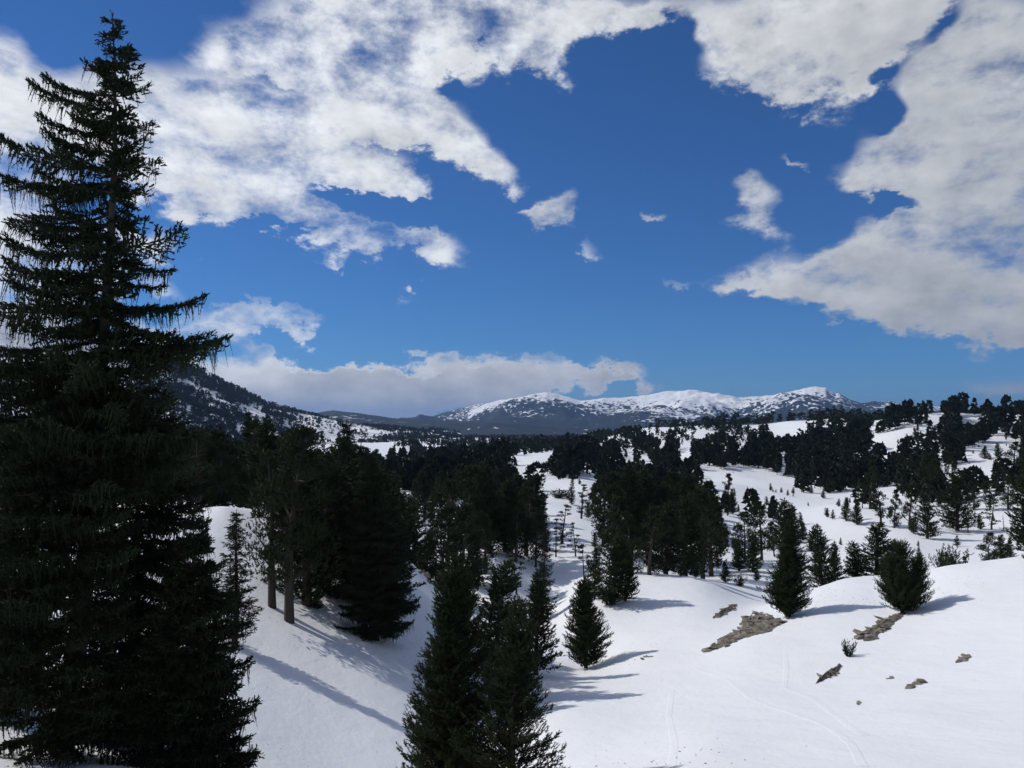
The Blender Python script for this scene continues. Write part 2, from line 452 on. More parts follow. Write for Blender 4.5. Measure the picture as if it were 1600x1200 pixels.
# ------------------------------------------------------------------ terrain
# columns of the land as it lies in front of the camera: bearing (px) : [(distance m, height as px below/above the horizon line)]
COLS = {
 -500: [(1, 2800), (3, 1720), (8, 1270), (17, 1010), (30, 860), (50, 760), (80, 760), (120, 750), (200, 735), (400, 710), (800, 695), (1500, 688), (3000, 685), (8000, 678)],
 -150: [(1, 2800), (3, 1740), (8, 1310), (17, 1120), (30, 930), (50, 785), (70, 785), (110, 770), (200, 745), (400, 715), (800, 700), (1500, 688), (3000, 685), (8000, 678)],
 0:   [(3, 1750), (8, 1320), (17, 1170), (26, 1020), (36, 900), (50, 796), (62, 800), (80, 795), (110, 775), (200, 748), (450, 715), (1000, 697), (1500, 690), (3000, 685), (8000, 678)],
 200: [(3, 1750), (8, 1325), (17, 1195), (26, 1055), (36, 935), (44, 850), (51, 793), (60, 800), (80, 800), (110, 782), (200, 750), (450, 715), (1000, 697), (1500, 690), (3000, 685)],
 350: [(8, 1325), (17, 1225), (26, 1105), (36, 975), (44, 885), (52, 795), (60, 803), (80, 805), (110, 788), (200, 752), (450, 718), (1000, 698), (1500, 690), (3000, 685)],
 450: [(8, 1335), (15, 1260), (22, 1200), (28, 1122), (36, 1012), (44, 924), (51, 848), (57, 802), (66, 812), (80, 820), (110, 795), (200, 756), (450, 720), (1000, 700), (1500, 690)],
 550: [(8, 1340), (15, 1285), (22, 1240), (28, 1160), (36, 1050), (44, 962), (51, 892), (56, 862), (61, 845), (70, 858), (85, 850), (110, 820), (150, 800), (200, 772), (400, 732), (800, 704), (1500, 690), (3000, 684)],
 630: [(15, 1300), (22, 1265), (28, 1186), (36, 1084), (44, 1000), (52, 938), (58, 895), (63, 866), (72, 888), (85, 870), (110, 830), (150, 802), (200, 775), (400, 733), (800, 705), (1500, 690)],
 700: [(3, 1760), (8, 1340), (15, 1300), (22, 1278), (30, 1188), (38, 1096), (46, 1026), (54, 975), (60, 945), (66, 935), (75, 950), (85, 915), (95, 880), (110, 848), (140, 822), (170, 795), (210, 772), (300, 752), (450, 728), (800, 705), (1500, 689), (3000, 683)],
 780: [(15, 1290), (22, 1262), (30, 1190), (40, 1100), (50, 1032), (58, 995), (66, 973), (76, 955), (86, 905), (96, 868), (110, 848), (140, 818), (180, 785), (250, 752), (330, 730), (450, 718), (800, 703), (1500, 688)],
 850: [(3, 1750), (8, 1330), (15, 1275), (22, 1230), (30, 1155), (40, 1085), (48, 1050), (54, 1030), (60, 1000), (68, 975), (78, 965), (88, 930), (98, 890), (112, 850), (140, 812), (170, 780), (185, 778), (220, 765), (270, 742), (400, 717), (800, 698), (1500, 687)],
 920: [(15, 1260), (22, 1212), (30, 1142), (40, 1080), (48, 1052), (54, 1036), (60, 985), (66, 950), (74, 925), (82, 915), (95, 890), (112, 850), (140, 815), (180, 780), (230, 755), (300, 735), (400, 716), (600, 700), (900, 690), (1200, 692), (2000, 688)],
 1000: [(3, 1750), (8, 1320), (15, 1245), (22, 1195), (35, 1104), (48, 1035), (58, 985), (68, 935), (76, 908), (84, 893), (95, 895), (110, 872), (140, 835), (180, 805), (230, 780), (300, 752), (400, 728), (600, 695), (800, 672), (1000, 685), (2000, 688)],
 1100: [(15, 1225), (22, 1170), (35, 1090), (48, 1020), (58, 970), (68, 930), (78, 905), (88, 905), (100, 905), (120, 870), (150, 828), (190, 790), (240, 762), (300, 742), (400, 718), (600, 682), (750, 667), (900, 675), (2000, 688)],
 1170: [(15, 1222), (22, 1165), (35, 1080), (46, 1012), (54, 978), (62, 958), (70, 945), (80, 930), (95, 908), (115, 880), (150, 838), (200, 795), (250, 765), (310, 744), (400, 718), (600, 678), (720, 664), (900, 675)],
 1240: [(3, 1750), (8, 1315), (15, 1220), (22, 1160), (35, 1072), (46, 1002), (54, 962), (60, 938), (66, 930), (76, 945), (95, 915), (115, 880), (150, 840), (200, 798), (250, 772), (300, 755), (400, 715), (550, 680), (680, 661), (900, 680)],
 1320: [(15, 1217), (22, 1152), (35, 1062), (46, 990), (55, 940), (61, 912), (66, 902), (76, 920), (95, 905), (115, 872), (150, 830), (200, 790), (250, 765), (300, 748), (400, 708), (500, 680), (600, 656), (800, 680)],
 1400: [(3, 1750), (8, 1310), (15, 1212), (22, 1145), (35, 1050), (45, 985), (53, 945), (60, 908), (65, 894), (75, 905), (95, 893), (115, 862), (150, 820), (190, 788), (230, 767), (280, 748), (330, 718), (380, 692), (430, 668), (480, 652), (600, 670), (900, 690)],
 1480: [(15, 1210), (22, 1138), (35, 1038), (45, 968), (53, 918), (60, 884), (66, 890), (80, 890), (100, 880), (120, 858), (150, 820), (190, 785), (230, 757), (280, 738), (330, 712), (380, 685), (430, 656), (470, 645), (600, 670), (900, 690)],
 1600: [(3, 1750), (8, 1300), (15, 1205), (22, 1128), (35, 1020), (45, 945), (52, 898), (58, 870), (66, 876), (80, 880), (100, 868), (120, 848), (150, 808), (190, 775), (240, 748), (300, 722), (360, 692), (420, 664), (460, 652), (600, 680), (900, 690), (3000, 686)],
 1800: [(3, 1750), (8, 1290), (15, 1180), (22, 1100), (35, 980), (45, 905), (58, 850), (80, 860), (120, 820), (200, 765), (300, 715), (420, 660), (460, 650), (600, 680), (900, 690), (3000, 686)],
 2200: [(1, 2800), (3, 1720), (8, 1260), (15, 1120), (25, 980), (45, 860), (60, 820), (90, 820), (150, 780), (300, 710), (460, 650), (700, 680), (1500, 690), (4000, 684)],
}
_cp = []
for u_, lst in COLS.items():
    for D_, v_ in lst:
        _cp.append(at(u_, v_, D_))
_cp = np.array(_cp)
TH_MAX = 0.86
def _feat(th, r): return np.stack([th * 3.2, np.log(r)], -1)
_th = np.arctan2(_cp[:, 0], _cp[:, 1]); _r = np.hypot(_cp[:, 0], _cp[:, 1])
_ft = _feat(_th, _r); _tv = (_cp[:, 2] - CAM[2]) / _r
def _tps(d2): return np.where(d2 > 0, 0.5 * d2 * np.log(np.maximum(d2, 1e-12)), 0.0)
_n = len(_ft)
_K = _tps(((_ft[:, None] - _ft[None]) ** 2).sum(-1)) + np.eye(_n) * 2e-3
_Pm = np.hstack([np.ones((_n, 1)), _ft])
_A = np.block([[_K, _Pm], [_Pm.T, np.zeros((3, 3))]])
_sol = np.linalg.solve(_A, np.concatenate([_tv, np.zeros(3)]))
_w, _c = _sol[:_n], _sol[_n:]

def height(x, y):
    x = np.asarray(x, float); y = np.asarray(y, float)
    shp = x.shape; x = x.ravel(); y = y.ravel()
    th = np.arctan2(x, y); r = np.maximum(np.hypot(x, y), 0.05)
    thc = np.clip(th, -TH_MAX, TH_MAX); rc = np.clip(r, 1.0, 8000.0)
    out = np.empty(len(x))
    for s in range(0, len(x), 40000):
        f = _feat(thc[s:s + 40000], rc[s:s + 40000])
        d2 = ((f[:, None, :] - _ft[None]) ** 2).sum(-1)
        out[s:s + 40000] = _tps(d2) @ _w + _c[0] + f @ _c[1:]
    z = CAM[2] + out * rc
    z = np.where(r < 1.0, z * 1.0, z)
    # behind the camera the slope climbs gently to a rounded top
    back = sstep(TH_MAX, 1.9, np.abs(th))
    zb = np.where(r < 60, -0.0 + 0.05 * r, 3.0 - (r - 60) * 0.02); zb = np.maximum(zb, -45)
    z = z * (1 - back) + zb * back
    near = sstep(3, 12, r)
    z = z + near * (0.05 * gnoise(x * 0.45, y * 0.45) + 0.20 * gnoise(x * 0.09 + 5, y * 0.09) * sstep(8, 30, r))
    mid = sstep(95, 190, r) * (1 - sstep(1500, 3000, r))
    z = z + mid * (3.6 * gnoise(x / 52.0, y / 52.0 + 3) + 1.2 * gnoise(x / 20.0, y / 20.0)) + sstep(400, 1200, r) * 7 * gnoise(x / 260.0, y / 260.0)
    return z.reshape(shp)

def build_ground():
    th = np.concatenate([np.linspace(-math.pi, -0.70, 60, endpoint=False), np.linspace(-0.70, 0.70, 560), np.linspace(0.70, math.pi, 61)[1:]])
    rr = np.concatenate([[0.02, 0.25], np.geomspace(0.6, 3000, 500), np.geomspace(3000, 30000, 50)[1:]])
    T, Rr = np.meshgrid(th, rr)
    X = np.sin(T) * Rr; Y = np.cos(T) * Rr
    Z = height(X, Y)
    P = np.stack([X, Y, Z], -1)[:, ::-1]
    o = obj('ground', grid_mesh('ground', P, SNOW))
    o['kind'] = 'structure'; o['label'] = 'rolling snow covered ground with humps and hollows'
    return o
build_ground()

_DS = np.geomspace(12, 1600, 700)
def ground_at(u, v, dmin=12.0):
    """the first point of the land seen at a pixel, beyond a distance"""
    D = _DS[_DS >= dmin]
    r, y, z = pix_dir(u, v)
    x = (u - 800) / F * D / math.cos(PITCH)
    h = height(x, D)
    pu, pv = proj(np.stack([x, D, h], -1))
    k = np.where(pv <= v)[0]
    i = k[0] if len(k) else int(np.argmin(pv))
    return np.array([x[i], D[i], h[i]])
def ground_D(u, D):
    x = (u - 800) / F * D
    return np.array([x, D, float(height(np.array([x]), np.array([D]))[0])])

# ------------------------------------------------------------------ far mountains
def ribbon_mountain(name, label, crest, base, n_u, n_t, amp, mat, back=1500, seed=0, wl=600.0, power=0.85):
    """crest and base: lists of (u, v, D); the slope between them with gullies, and a back side"""
    cu = np.array(crest, float); bu = np.array(base, float)
    us = np.linspace(cu[0, 0], cu[-1, 0], n_u)
    cv = np.interp(us, cu[:, 0], cu[:, 1]); cD = np.interp(us, cu[:, 0], cu[:, 2])
    bv = np.interp(us, bu[:, 0], bu[:, 1]); bD = np.interp(us, bu[:, 0], bu[:, 2])
    C = at(us, cv, cD); B = at(us, bv, bD)
    t = np.linspace(0, 1, n_t)
    P = np.zeros((n_u, n_t * 2 - 1, 3))
    for j, tj in enumerate(t):
        q = B + (C - B) * tj
        q[:, 2] = B[:, 2] + (C[:, 2] - B[:, 2]) * tj ** power
        env = math.sin(math.pi * min(tj * 0.94 + 0.03, 1)) ** 0.8
        q[:, 2] += env * amp * fbm(q[:, 0] / wl + seed, q[:, 1] / wl + seed, 5)
        P[:, j] = q
    for j in range(1, n_t):
        tj = j / (n_t - 1)
        q = C.copy(); dirv = unit(np.stack([C[:, 0], C[:, 1], 0 * C[:, 0]], -1))
        q += dirv * back * tj
        q[:, 2] = C[:, 2] + (-60 - C[:, 2]) * tj ** 1.3
        P[:, n_t - 1 + j] = q
    P = P[:, ::-1]
    o = obj(name, grid_mesh(name, P, mat)); o['kind'] = 'structure'; o['label'] = label
    return P[:, ::-1]

def rough(lst, step, amp, seed):
    """break a crest line into a natural one"""
    a = np.array(lst, float); us = np.arange(a[0, 0], a[-1, 0] + 1, step)
    v = np.interp(us, a[:, 0], a[:, 1]) + amp * fbm(us / 60.0 + seed, us * 0 + seed, 5, 0.6)
    return [(u, vv, d) for u, vv, d in zip(us, v, np.interp(us, a[:, 0], a[:, 2]))]

M_RANGE = mat_mountain('range_slope', -40, 330, 1 / 32.0, bias=0.60, fall=1.45)
M_RIDGE = mat_mountain('ridge_slope', 60, 900, 1 / 38.0, bias=0.45)
M_LEFT = mat_mountain('left_slope', -500, 900, 1 / 20.0, bias=-0.15)
RANGE_CREST = rough([(540, 662, 9500), (600, 659, 9300), (640, 656, 9000), (680, 649, 8800), (720, 637, 8600), (770, 629, 8500), (820, 622, 8400), (852, 617, 8400), (880, 622, 8300), (905, 628, 8200),
                     (940, 623, 8100), (975, 622, 8100), (1010, 618, 8000), (1050, 613, 8000), (1078, 611, 7900), (1110, 617, 7900), (1150, 622, 7800), (1190, 620, 7700), (1225, 613, 7600),
                     (1255, 606, 7500), (1275, 604, 7500), (1290, 607, 7500), (1296, 612, 7500), (1304, 617, 7450), (1312, 615, 7450), (1322, 622, 7450), (1345, 631, 7500), (1370, 629, 7600), (1395, 630, 7600), (1440, 636, 7700), (1520, 645, 7800), (1700, 660, 8000)], 3, 3.0, 3.7)
ribbon_mountain('mountain_range', 'long snowy mountain range dotted with dark trees on the horizon', RANGE_CREST,
                [(540, 668, 6000), (900, 674, 5600), (1700, 674, 5600)], 560, 110, 175, M_RANGE, seed=4.2, wl=800)
RIDGE_CREST = rough([(300, 650, 5200), (430, 650, 5000), (480, 648, 4900), (520, 641, 4800), (560, 645, 4700), (610, 653, 4600), (680, 656, 4700), (760, 660, 4700), (860, 664, 4800), (980, 672, 4900)], 4, 1.2, 9.1)
ribbon_mountain('wooded_ridge', 'low dark wooded ridge in the valley behind the left mountain', RIDGE_CREST,
                [(300, 680, 3200), (980, 680, 3400)], 300, 40, 30, M_RIDGE, back=900, seed=1.2, wl=500)
LEFT_CREST = rough([(-500, 400, 1300), (-200, 430, 1350), (0, 470, 1400), (150, 518, 1480), (280, 566, 1600), (330, 588, 1700), (380, 611, 1850), (430, 634, 2050), (480, 650, 2300), (540, 660, 2500), (620, 671, 2700), (720, 682, 2900)], 4, 1.8, 5.5)
LEFT_P = ribbon_mountain('mountain_slope', 'steep mountain flank with woods and open snow at the left', LEFT_CREST,
                [(-500, 730, 700), (280, 716, 900), (470, 712, 1050), (540, 706, 1200), (620, 692, 1500), (720, 688, 2000)], 420, 70, 26, M_LEFT, back=900, seed=8.4, wl=240, power=0.95)

# ------------------------------------------------------------------ tree builders (local metres, base at origin)
def bend(rng, H, lean=0.03, n=9):
    z = np.linspace(-0.4, H, n)
    a = rng.random() * 6.28
    k = lean * H * (np.clip(z, 0, None) / H) ** 1.6
    w = 0.012 * H * np.sin(z / H * 5 + rng.random() * 6)
    return np.stack([np.cos(a) * k + w, np.sin(a) * k - w * 0.6, z], -1)

def axis_at(pts, z):
    z = np.asarray(z, float)
    return np.stack([np.interp(z, pts[:, 2], pts[:, 0]), np.interp(z, pts[:, 2], pts[:, 1]), z], -1)

def pine_conical(seed, H, Rad, dz=0.2, nb=6, sp=0.16, sl=0.17, nr=0.07, n=12, low=0.04, multi=1, gap=0.0, up=0.9, w=0.16):
    """young mountain pine: dense cone of upswept shoots"""
    rng = np.random.default_rng(seed)
    gc, gt = Geo(), Geo()
    for s in range(multi):
        h = H * (1 if s == 0 else rng.uniform(0.62, 0.9)); rad = Rad * (1 if multi == 1 else 0.72)
        off = np.zeros(3) if s == 0 else np.array([rng.uniform(-.5, .5) * Rad, rng.uniform(-.5, .5) * Rad, 0])
        ax = bend(rng, h, 0.04 if s == 0 else 0.12)
        ax = ax + off * np.clip(0.35 + ax[:, 2:3] / h, 0, 1)
        tube(gt, ax, np.linspace(0.022 * h + 0.03, 0.012, len(ax)), 7)
        lob = rng.random(4) * 6.28
        z = low * h
        P, D, L, Rn = [], [], [], []
        while z < h * 0.985:
            t = z / h
            prof = (1 - t) ** 0.78 * min(1.0, (t + 0.10) / 0.26) ** 0.5
            for k in range(nb):
                if rng.random() < gap: continue
                a = rng.random() * 6.28
                r = rad * prof * (0.72 + 0.5 * rng.random()) * (1 + 0.18 * math.sin(2 * a + lob[0] + 3 * t) + 0.15 * math.sin(7 * t + lob[1] + a)) + 0.05
                zz = z + rng.uniform(-.5, .5) * dz
                p0 = axis_at(ax, zz)
                e = R(rng.uniform(8, 34)) + t * 0.5
                m = max(2, int(r / sp) + 1)
                ss = np.linspace(0.22, 1, m) * r
                q = ss / r
                o = np.array([math.cos(a), math.sin(a), 0])
                pts = p0 + o * (ss * math.cos(e))[:, None] + np.array([0, 0, 1]) * (ss * math.sin(e) * (0.55 + 0.5 * q))[:, None]
                if r > 0.5: tube(gt, np.vstack([p0, pts[-1] * 0.5 + p0 * 0.5, pts[-1]]), [0.012 * r + .008, 0.008 * r + .006, 0.005], 3)
                side = np.array([-o[1], o[0], 0])
                for sgn in ((0, -1, 1) if r > 0.35 else (0,)):
                    pp = pts + side * (sgn * rng.uniform(0.25, 0.5) * sp * 1.7) * (1.25 - q)[:, None] + rng.normal(size=(m, 3)) * sp * 0.22
                    dd = o * (0.45 + 0.35 * rng.random((m, 1))) + np.array([0, 0, up]) * (0.6 + 0.6 * rng.random((m, 1))) + side * sgn * 0.45 + rng.normal(size=(m, 3)) * 0.25
                    P.append(pp); D.append(dd)
                    L.append(sl * (0.7 + 0.7 * rng.random(m))); Rn.append(nr * (0.8 + 0.4 * rng.random(m)))
            z += dz * (0.8 + 0.4 * rng.random()) * (1.0 if t < .75 else 0.7)
        top = axis_at(ax, h * 0.97)
        P.append(top[None] + 0.0); D.append(np.array([[0.05, 0, 1.0]])); L.append([sl * 2.2]); Rn.append([nr])
        brush(gc, rng, np.vstack(P), np.vstack(D), np.concatenate(L), np.concatenate(Rn), n, w=w)
    return gc, gt

def pine_old(seed, H, Rad, clumps=22, per=34, sl=0.2, nr=0.11, n=8, bare=0.35, flat=0.5, w=0.22, irregular=0.35, forks=1):
    """old mountain pine: bare lower stem, heavy rounded clumps on crooked limbs"""
    rng = np.random.default_rng(seed)
    gc, gt = Geo(), Geo()
    ax = bend(rng, H * 0.95, 0.10)
    tube(gt, ax, np.linspace(0.026 * H + 0.02, 0.03, len(ax)), 7)
    P, D, L, Rn = [], [], [], []
    for i in range(clumps):
        f = (i + rng.random()) / clumps
        z = H * (bare + (1 - bare) * f)
        t = (f)
        prof = math.sin(math.pi * (0.20 + 0.76 * t ** 0.9)) ** 0.85
        r = Rad * prof * rng.uniform(1 - irregular * 1.6, 1.05)
        a = rng.random() * 6.28 + i * 2.4
        if f > 0.93: r *= 0.15
        c = axis_at(ax, min(z, H * 0.95)); z0 = max(0.12 * H, z - r * rng.uniform(0.1, 0.7)); p0 = axis_at(ax, min(z0, H * 0.94))
        c = c + np.array([math.cos(a) * r, math.sin(a) * r, 0])
        mid = (p0 + c) / 2 + np.array([0, 0, -0.08 * r]) + rng.normal(size=3) * 0.06 * r
        tube(gt, [p0, mid, c], [0.010 * H * (1.1 - 0.6 * f), 0.007 * H * (1.1 - 0.6 * f), 0.012], 4)
        cr = Rad * rng.uniform(0.34, 0.56) * (1 - 0.45 * t)
        m = int(per * rng.uniform(0.7, 1.3))
        q = unit(rng.normal(size=(m, 3))) * (rng.random((m, 1)) ** 0.45) * cr
        q[:, 2] *= flat; q[:, 2] += np.where(q[:, 2] < 0, 0, 0.05)
        P.append(c + q); D.append(unit(q + 1e-3) * 0.7 + np.array([0, 0, 0.85]) + rng.normal(size=(m, 3)) * 0.3)
        L.append(sl * (0.7 + 0.6 * rng.random(m))); Rn.append(nr * (0.8 + 0.5 * rng.random(m)))
        # needles along the limb's outer half
        m2 = max(3, m // 5); s = rng.uniform(0.45, 1, (m2, 1))
        P.append(mid + (c - mid) * s + rng.normal(size=(m2, 3)) * 0.1 * cr); D.append(np.array([0, 0, 1.0]) + rng.normal(size=(m2, 3)) * 0.5)
        L.append(np.full(m2, sl)); Rn.append(np.full(m2, nr))
    brush(gc, rng, np.vstack(P), np.vstack(D), np.concatenate(L), np.concatenate(Rn), n, w=w)
    return gc, gt

def spruce_mid(seed, H, Rad, tiers=24, nb=6, sl=0.24, nr=0.09, n=7, bare=0.06, droop=0.25, w=0.22, gap=0.1):
    """spruce or fir seen at some distance: tiers of drooping boughs"""
    rng = np.random.default_rng(seed)
    gc, gt = Geo(), Geo()
    ax = bend(rng, H, 0.015)
    tube(gt, ax, np.linspace(0.020 * H + 0.02, 0.012, len(ax)), 7)
    P, D, L, Rn = [], [], [], []
    for i in range(tiers):
        t = (i + 0.5 * rng.random()) / tiers
        z = H * (bare + (0.985 - bare) * t)
        for k in range(nb):
            if rng.random() < gap: continue
            a = rng.random() * 6.28
            r = Rad * (1 - t) ** 0.8 * rng.uniform(0.6, 1.15) * min(1, 0.55 + t * 3) + 0.07
            p0 = axis_at(ax, z + rng.uniform(-.4, .4) * H / tiers)
            m = max(3, int(r / 0.15))
            q = np.linspace(0.15, 1, m)
            o = np.array([math.cos(a), math.sin(a), 0]); side = np.array([-o[1], o[0], 0])
            pts = p0 + o * (q * r)[:, None] + np.array([0, 0, 1]) * (r * (-droop * np.sin(q * 2.6) + 0.16 * q ** 3))[:, None]
            if r > .4: tube(gt, np.vstack([p0, pts[m // 2], pts[-1]]), [0.012, 0.009, 0.004], 3)
            wd = 0.30 * r * (1.1 - q)
            for sgn in (-1, 0, 1):
                pp = pts + side * (sgn * wd)[:, None] + rng.normal(size=(m, 3)) * 0.03
                P.append(pp); D.append(o * 0.8 + side * sgn * 0.7 + np.array([0, 0, -0.05]) + rng.normal(size=(m, 3)) * 0.3); L.append(sl * (0.6 + 0.6 * rng.random(m))); Rn.append(np.full(m, nr))
            hang = rng.random(m) < 0.7
            P.append(pts[hang]); D.append(np.array([0, 0, -1.0]) + rng.normal(size=(hang.sum(), 3)) * 0.2); L.append(sl * rng.uniform(0.6, 1.5, hang.sum())); Rn.append(np.full(hang.sum(), nr * 0.7))
    P.append(axis_at(ax, H * 0.97)[None]); D.append(np.array([[0, 0, 1.0]])); L.append([0.03 * H + .1]); Rn.append([nr * .6])
    brush(gc, rng, np.vstack(P), np.vstack(D), np.concatenate(L), np.concatenate(Rn), n, w=w)
    return gc, gt

def bush(seed, H, Rad, stems=9, sl=0.16, nr=0.075, n=10):
    rng = np.random.default_rng(seed)
    gc, gt = Geo(), Geo()
    P, D, L, Rn = [], [], [], []
    for i in range(stems):
        a = i * 2.4 + rng.random(); tilt = rng.uniform(0.1, 0.85); ln = H * rng.uniform(0.6, 1.1)
        o = np.array([math.cos(a), math.sin(a), 0])
        q = np.linspace(0, 1, 6)
        pts = o * (Rad * tilt * q ** 0.7)[:, None] + np.array([0, 0, 1]) * (ln * (1 - 0.45 * tilt) * q ** 1.3)[:, None]
        tube(gt, pts + np.array([0, 0, -0.05]), np.linspace(0.03, 0.008, 6), 4)
        m = max(8, int(ln / 0.06)); s = rng.uniform(0.15, 1, m)
        pp = np.stack([np.interp(s, q, pts[:, c]) for c in range(3)], -1) + rng.normal(size=(m, 3)) * 0.10 * Rad * 0.7
        pp[:, 2] = np.maximum(pp[:, 2], 0.02)
        P.append(pp); D.append(o * 0.5 * tilt + np.array([0, 0, 1]) + rng.normal(size=(m, 3)) * 0.4); L.append(sl * rng.uniform(0.7, 1.5, m)); Rn.append(np.full(m, nr))
    brush(gc, rng, np.vstack(P), np.vstack(D), np.concatenate(L), np.concatenate(Rn), n)
    return gc, gt

def snag(seed, H):
    rng = np.random.default_rng(seed)
    g, gb = Geo(), Geo()
    ax = bend(rng, H, 0.05)
    tube(g, ax, np.linspace(0.10, 0.02, len(ax)), 6)
    for i in range(22):
        z = H * rng.uniform(0.12, 0.95); a = rng.random() * 6.28; r = H * 0.22 * (1.1 - z / H) * rng.uniform(0.5, 1.3)
        p0 = axis_at(ax, z); o = np.array([math.cos(a), math.sin(a), rng.uniform(-.3, .4)])
        tube(gb, [p0, p0 + o * r * .5 + [0, 0, -.03], p0 + o * r], [0.025, 0.016, 0.006], 4)
    return gb, g

# prototypes for trees in the middle distance: (kind, crown mesh, trunk mesh, H, Rad)
PROTO = {}
def proto(kind, gg, fm, H, Rad, bm=None):
    gc, gt = gg
    PROTO.setdefault(kind, []).append((gc.mesh(kind + '_crown', fm), gt.mesh(kind + '_trunk', bm or BARK, True), H, Rad))
for i in range(4):
    proto('cone', pine_conical(100 + i, 7.0, 1.55 + 0.2 * (i % 2), dz=0.30, nb=7, sp=0.26, sl=0.24, nr=0.12, n=8, w=0.26, gap=0.05), PINE, 7.0, 1.55 + 0.2 * (i % 2))
for i in range(6):
    rad = [1.35, 1.6, 1.95, 1.5, 1.75, 2.1][i]
    proto('old', pine_old(200 + i, 9.0, rad, clumps=[34, 40, 44, 30, 38, 46][i], per=34, sl=0.26, nr=0.16, n=8, bare=[.06, .10, .16, .24, .04, .12][i], flat=[.75, .6, .5, .55, .8, .6][i], irregular=[.2, .3, .4, .4, .25, .3][i]), PINE, 9.0, rad)
for i in range(2):
    proto('layer', pine_old(260 + i, 8.0, 1.7, clumps=15 + 3 * i, per=30, sl=0.22, nr=0.14, n=8, bare=.12, flat=.25, irregular=.45), PINE, 8.0, 1.7)
for i in range(3):
    proto('spruce', spruce_mid(300 + i, 9.0, 1.35 + .15 * i, tiers=26, nb=6, n=7, nr=0.11), SPRUCE, 9.0, 1.35 + .15 * i)
for i in range(2):
    proto('sapling', pine_conical(340 + i, 2.6, 0.75, dz=0.16, nb=6, sp=0.17, sl=0.17, nr=0.09, n=7, w=0.22, gap=0.1), PINE, 2.6, 0.75)
for i in range(2):
    proto('bush', bush(360 + i, 1.7, 1.3, stems=14, n=7, nr=0.1), PINE, 1.7, 1.3)
proto('dead', snag(380, 4.0), DEAD, 4.0, 0.9, DEAD)

INDIV = []        # (root, pixel height)
_tree_rng = np.random.default_rng(11)
NAMES = {'cone': ('mountain_pine', 'pine tree'), 'old': ('old_pine', 'pine tree'), 'layer': ('old_pine', 'pine tree'), 'spruce': ('spruce_tree', 'spruce tree'),
         'sapling': ('pine_sapling', 'sapling'), 'bush': ('pine_bush', 'bush'), 'dead': ('dead_tree', 'dead tree')}
def plant(kind, base, H, label, group=None, wid=1.0, var=None, rz=None, tilt=0.0):
    lst = PROTO[kind]
    k = var if var is not None else int(_tree_rng.integers(len(lst)))
    cm, tm, h0, r0 = lst[k % len(lst)]
    s = H / h0
    nm, cat = NAMES[kind]
    root = thing(nm, label, cat, base, rz if rz is not None else _tree_rng.random() * 6.28, (s * wid, s * wid, s), group)
    if tilt: root.rotation_euler = (0, tilt, root.rotation_euler[2])
    obj('trunk', tm, root)
    obj('branches' if kind == 'dead' else 'crown', cm, root)
    return root
def plant_px(kind, u, D, vtop, label, group=None, wid=1.0, var=None, vbase=None, tilt=0.0, rz=None):
    """a tree whose foot is on the land at a bearing and distance (or seen at vbase) and whose tip reaches vtop"""
    b = ground_D(u, D) if vbase is None else ground_at(u, vbase, D)
    top = at(u, vtop, b[1])
    H = max(0.4, float(top[2] - b[2]))
    return plant(kind, b, H, label, group, wid, var, tilt=tilt, rz=rz)

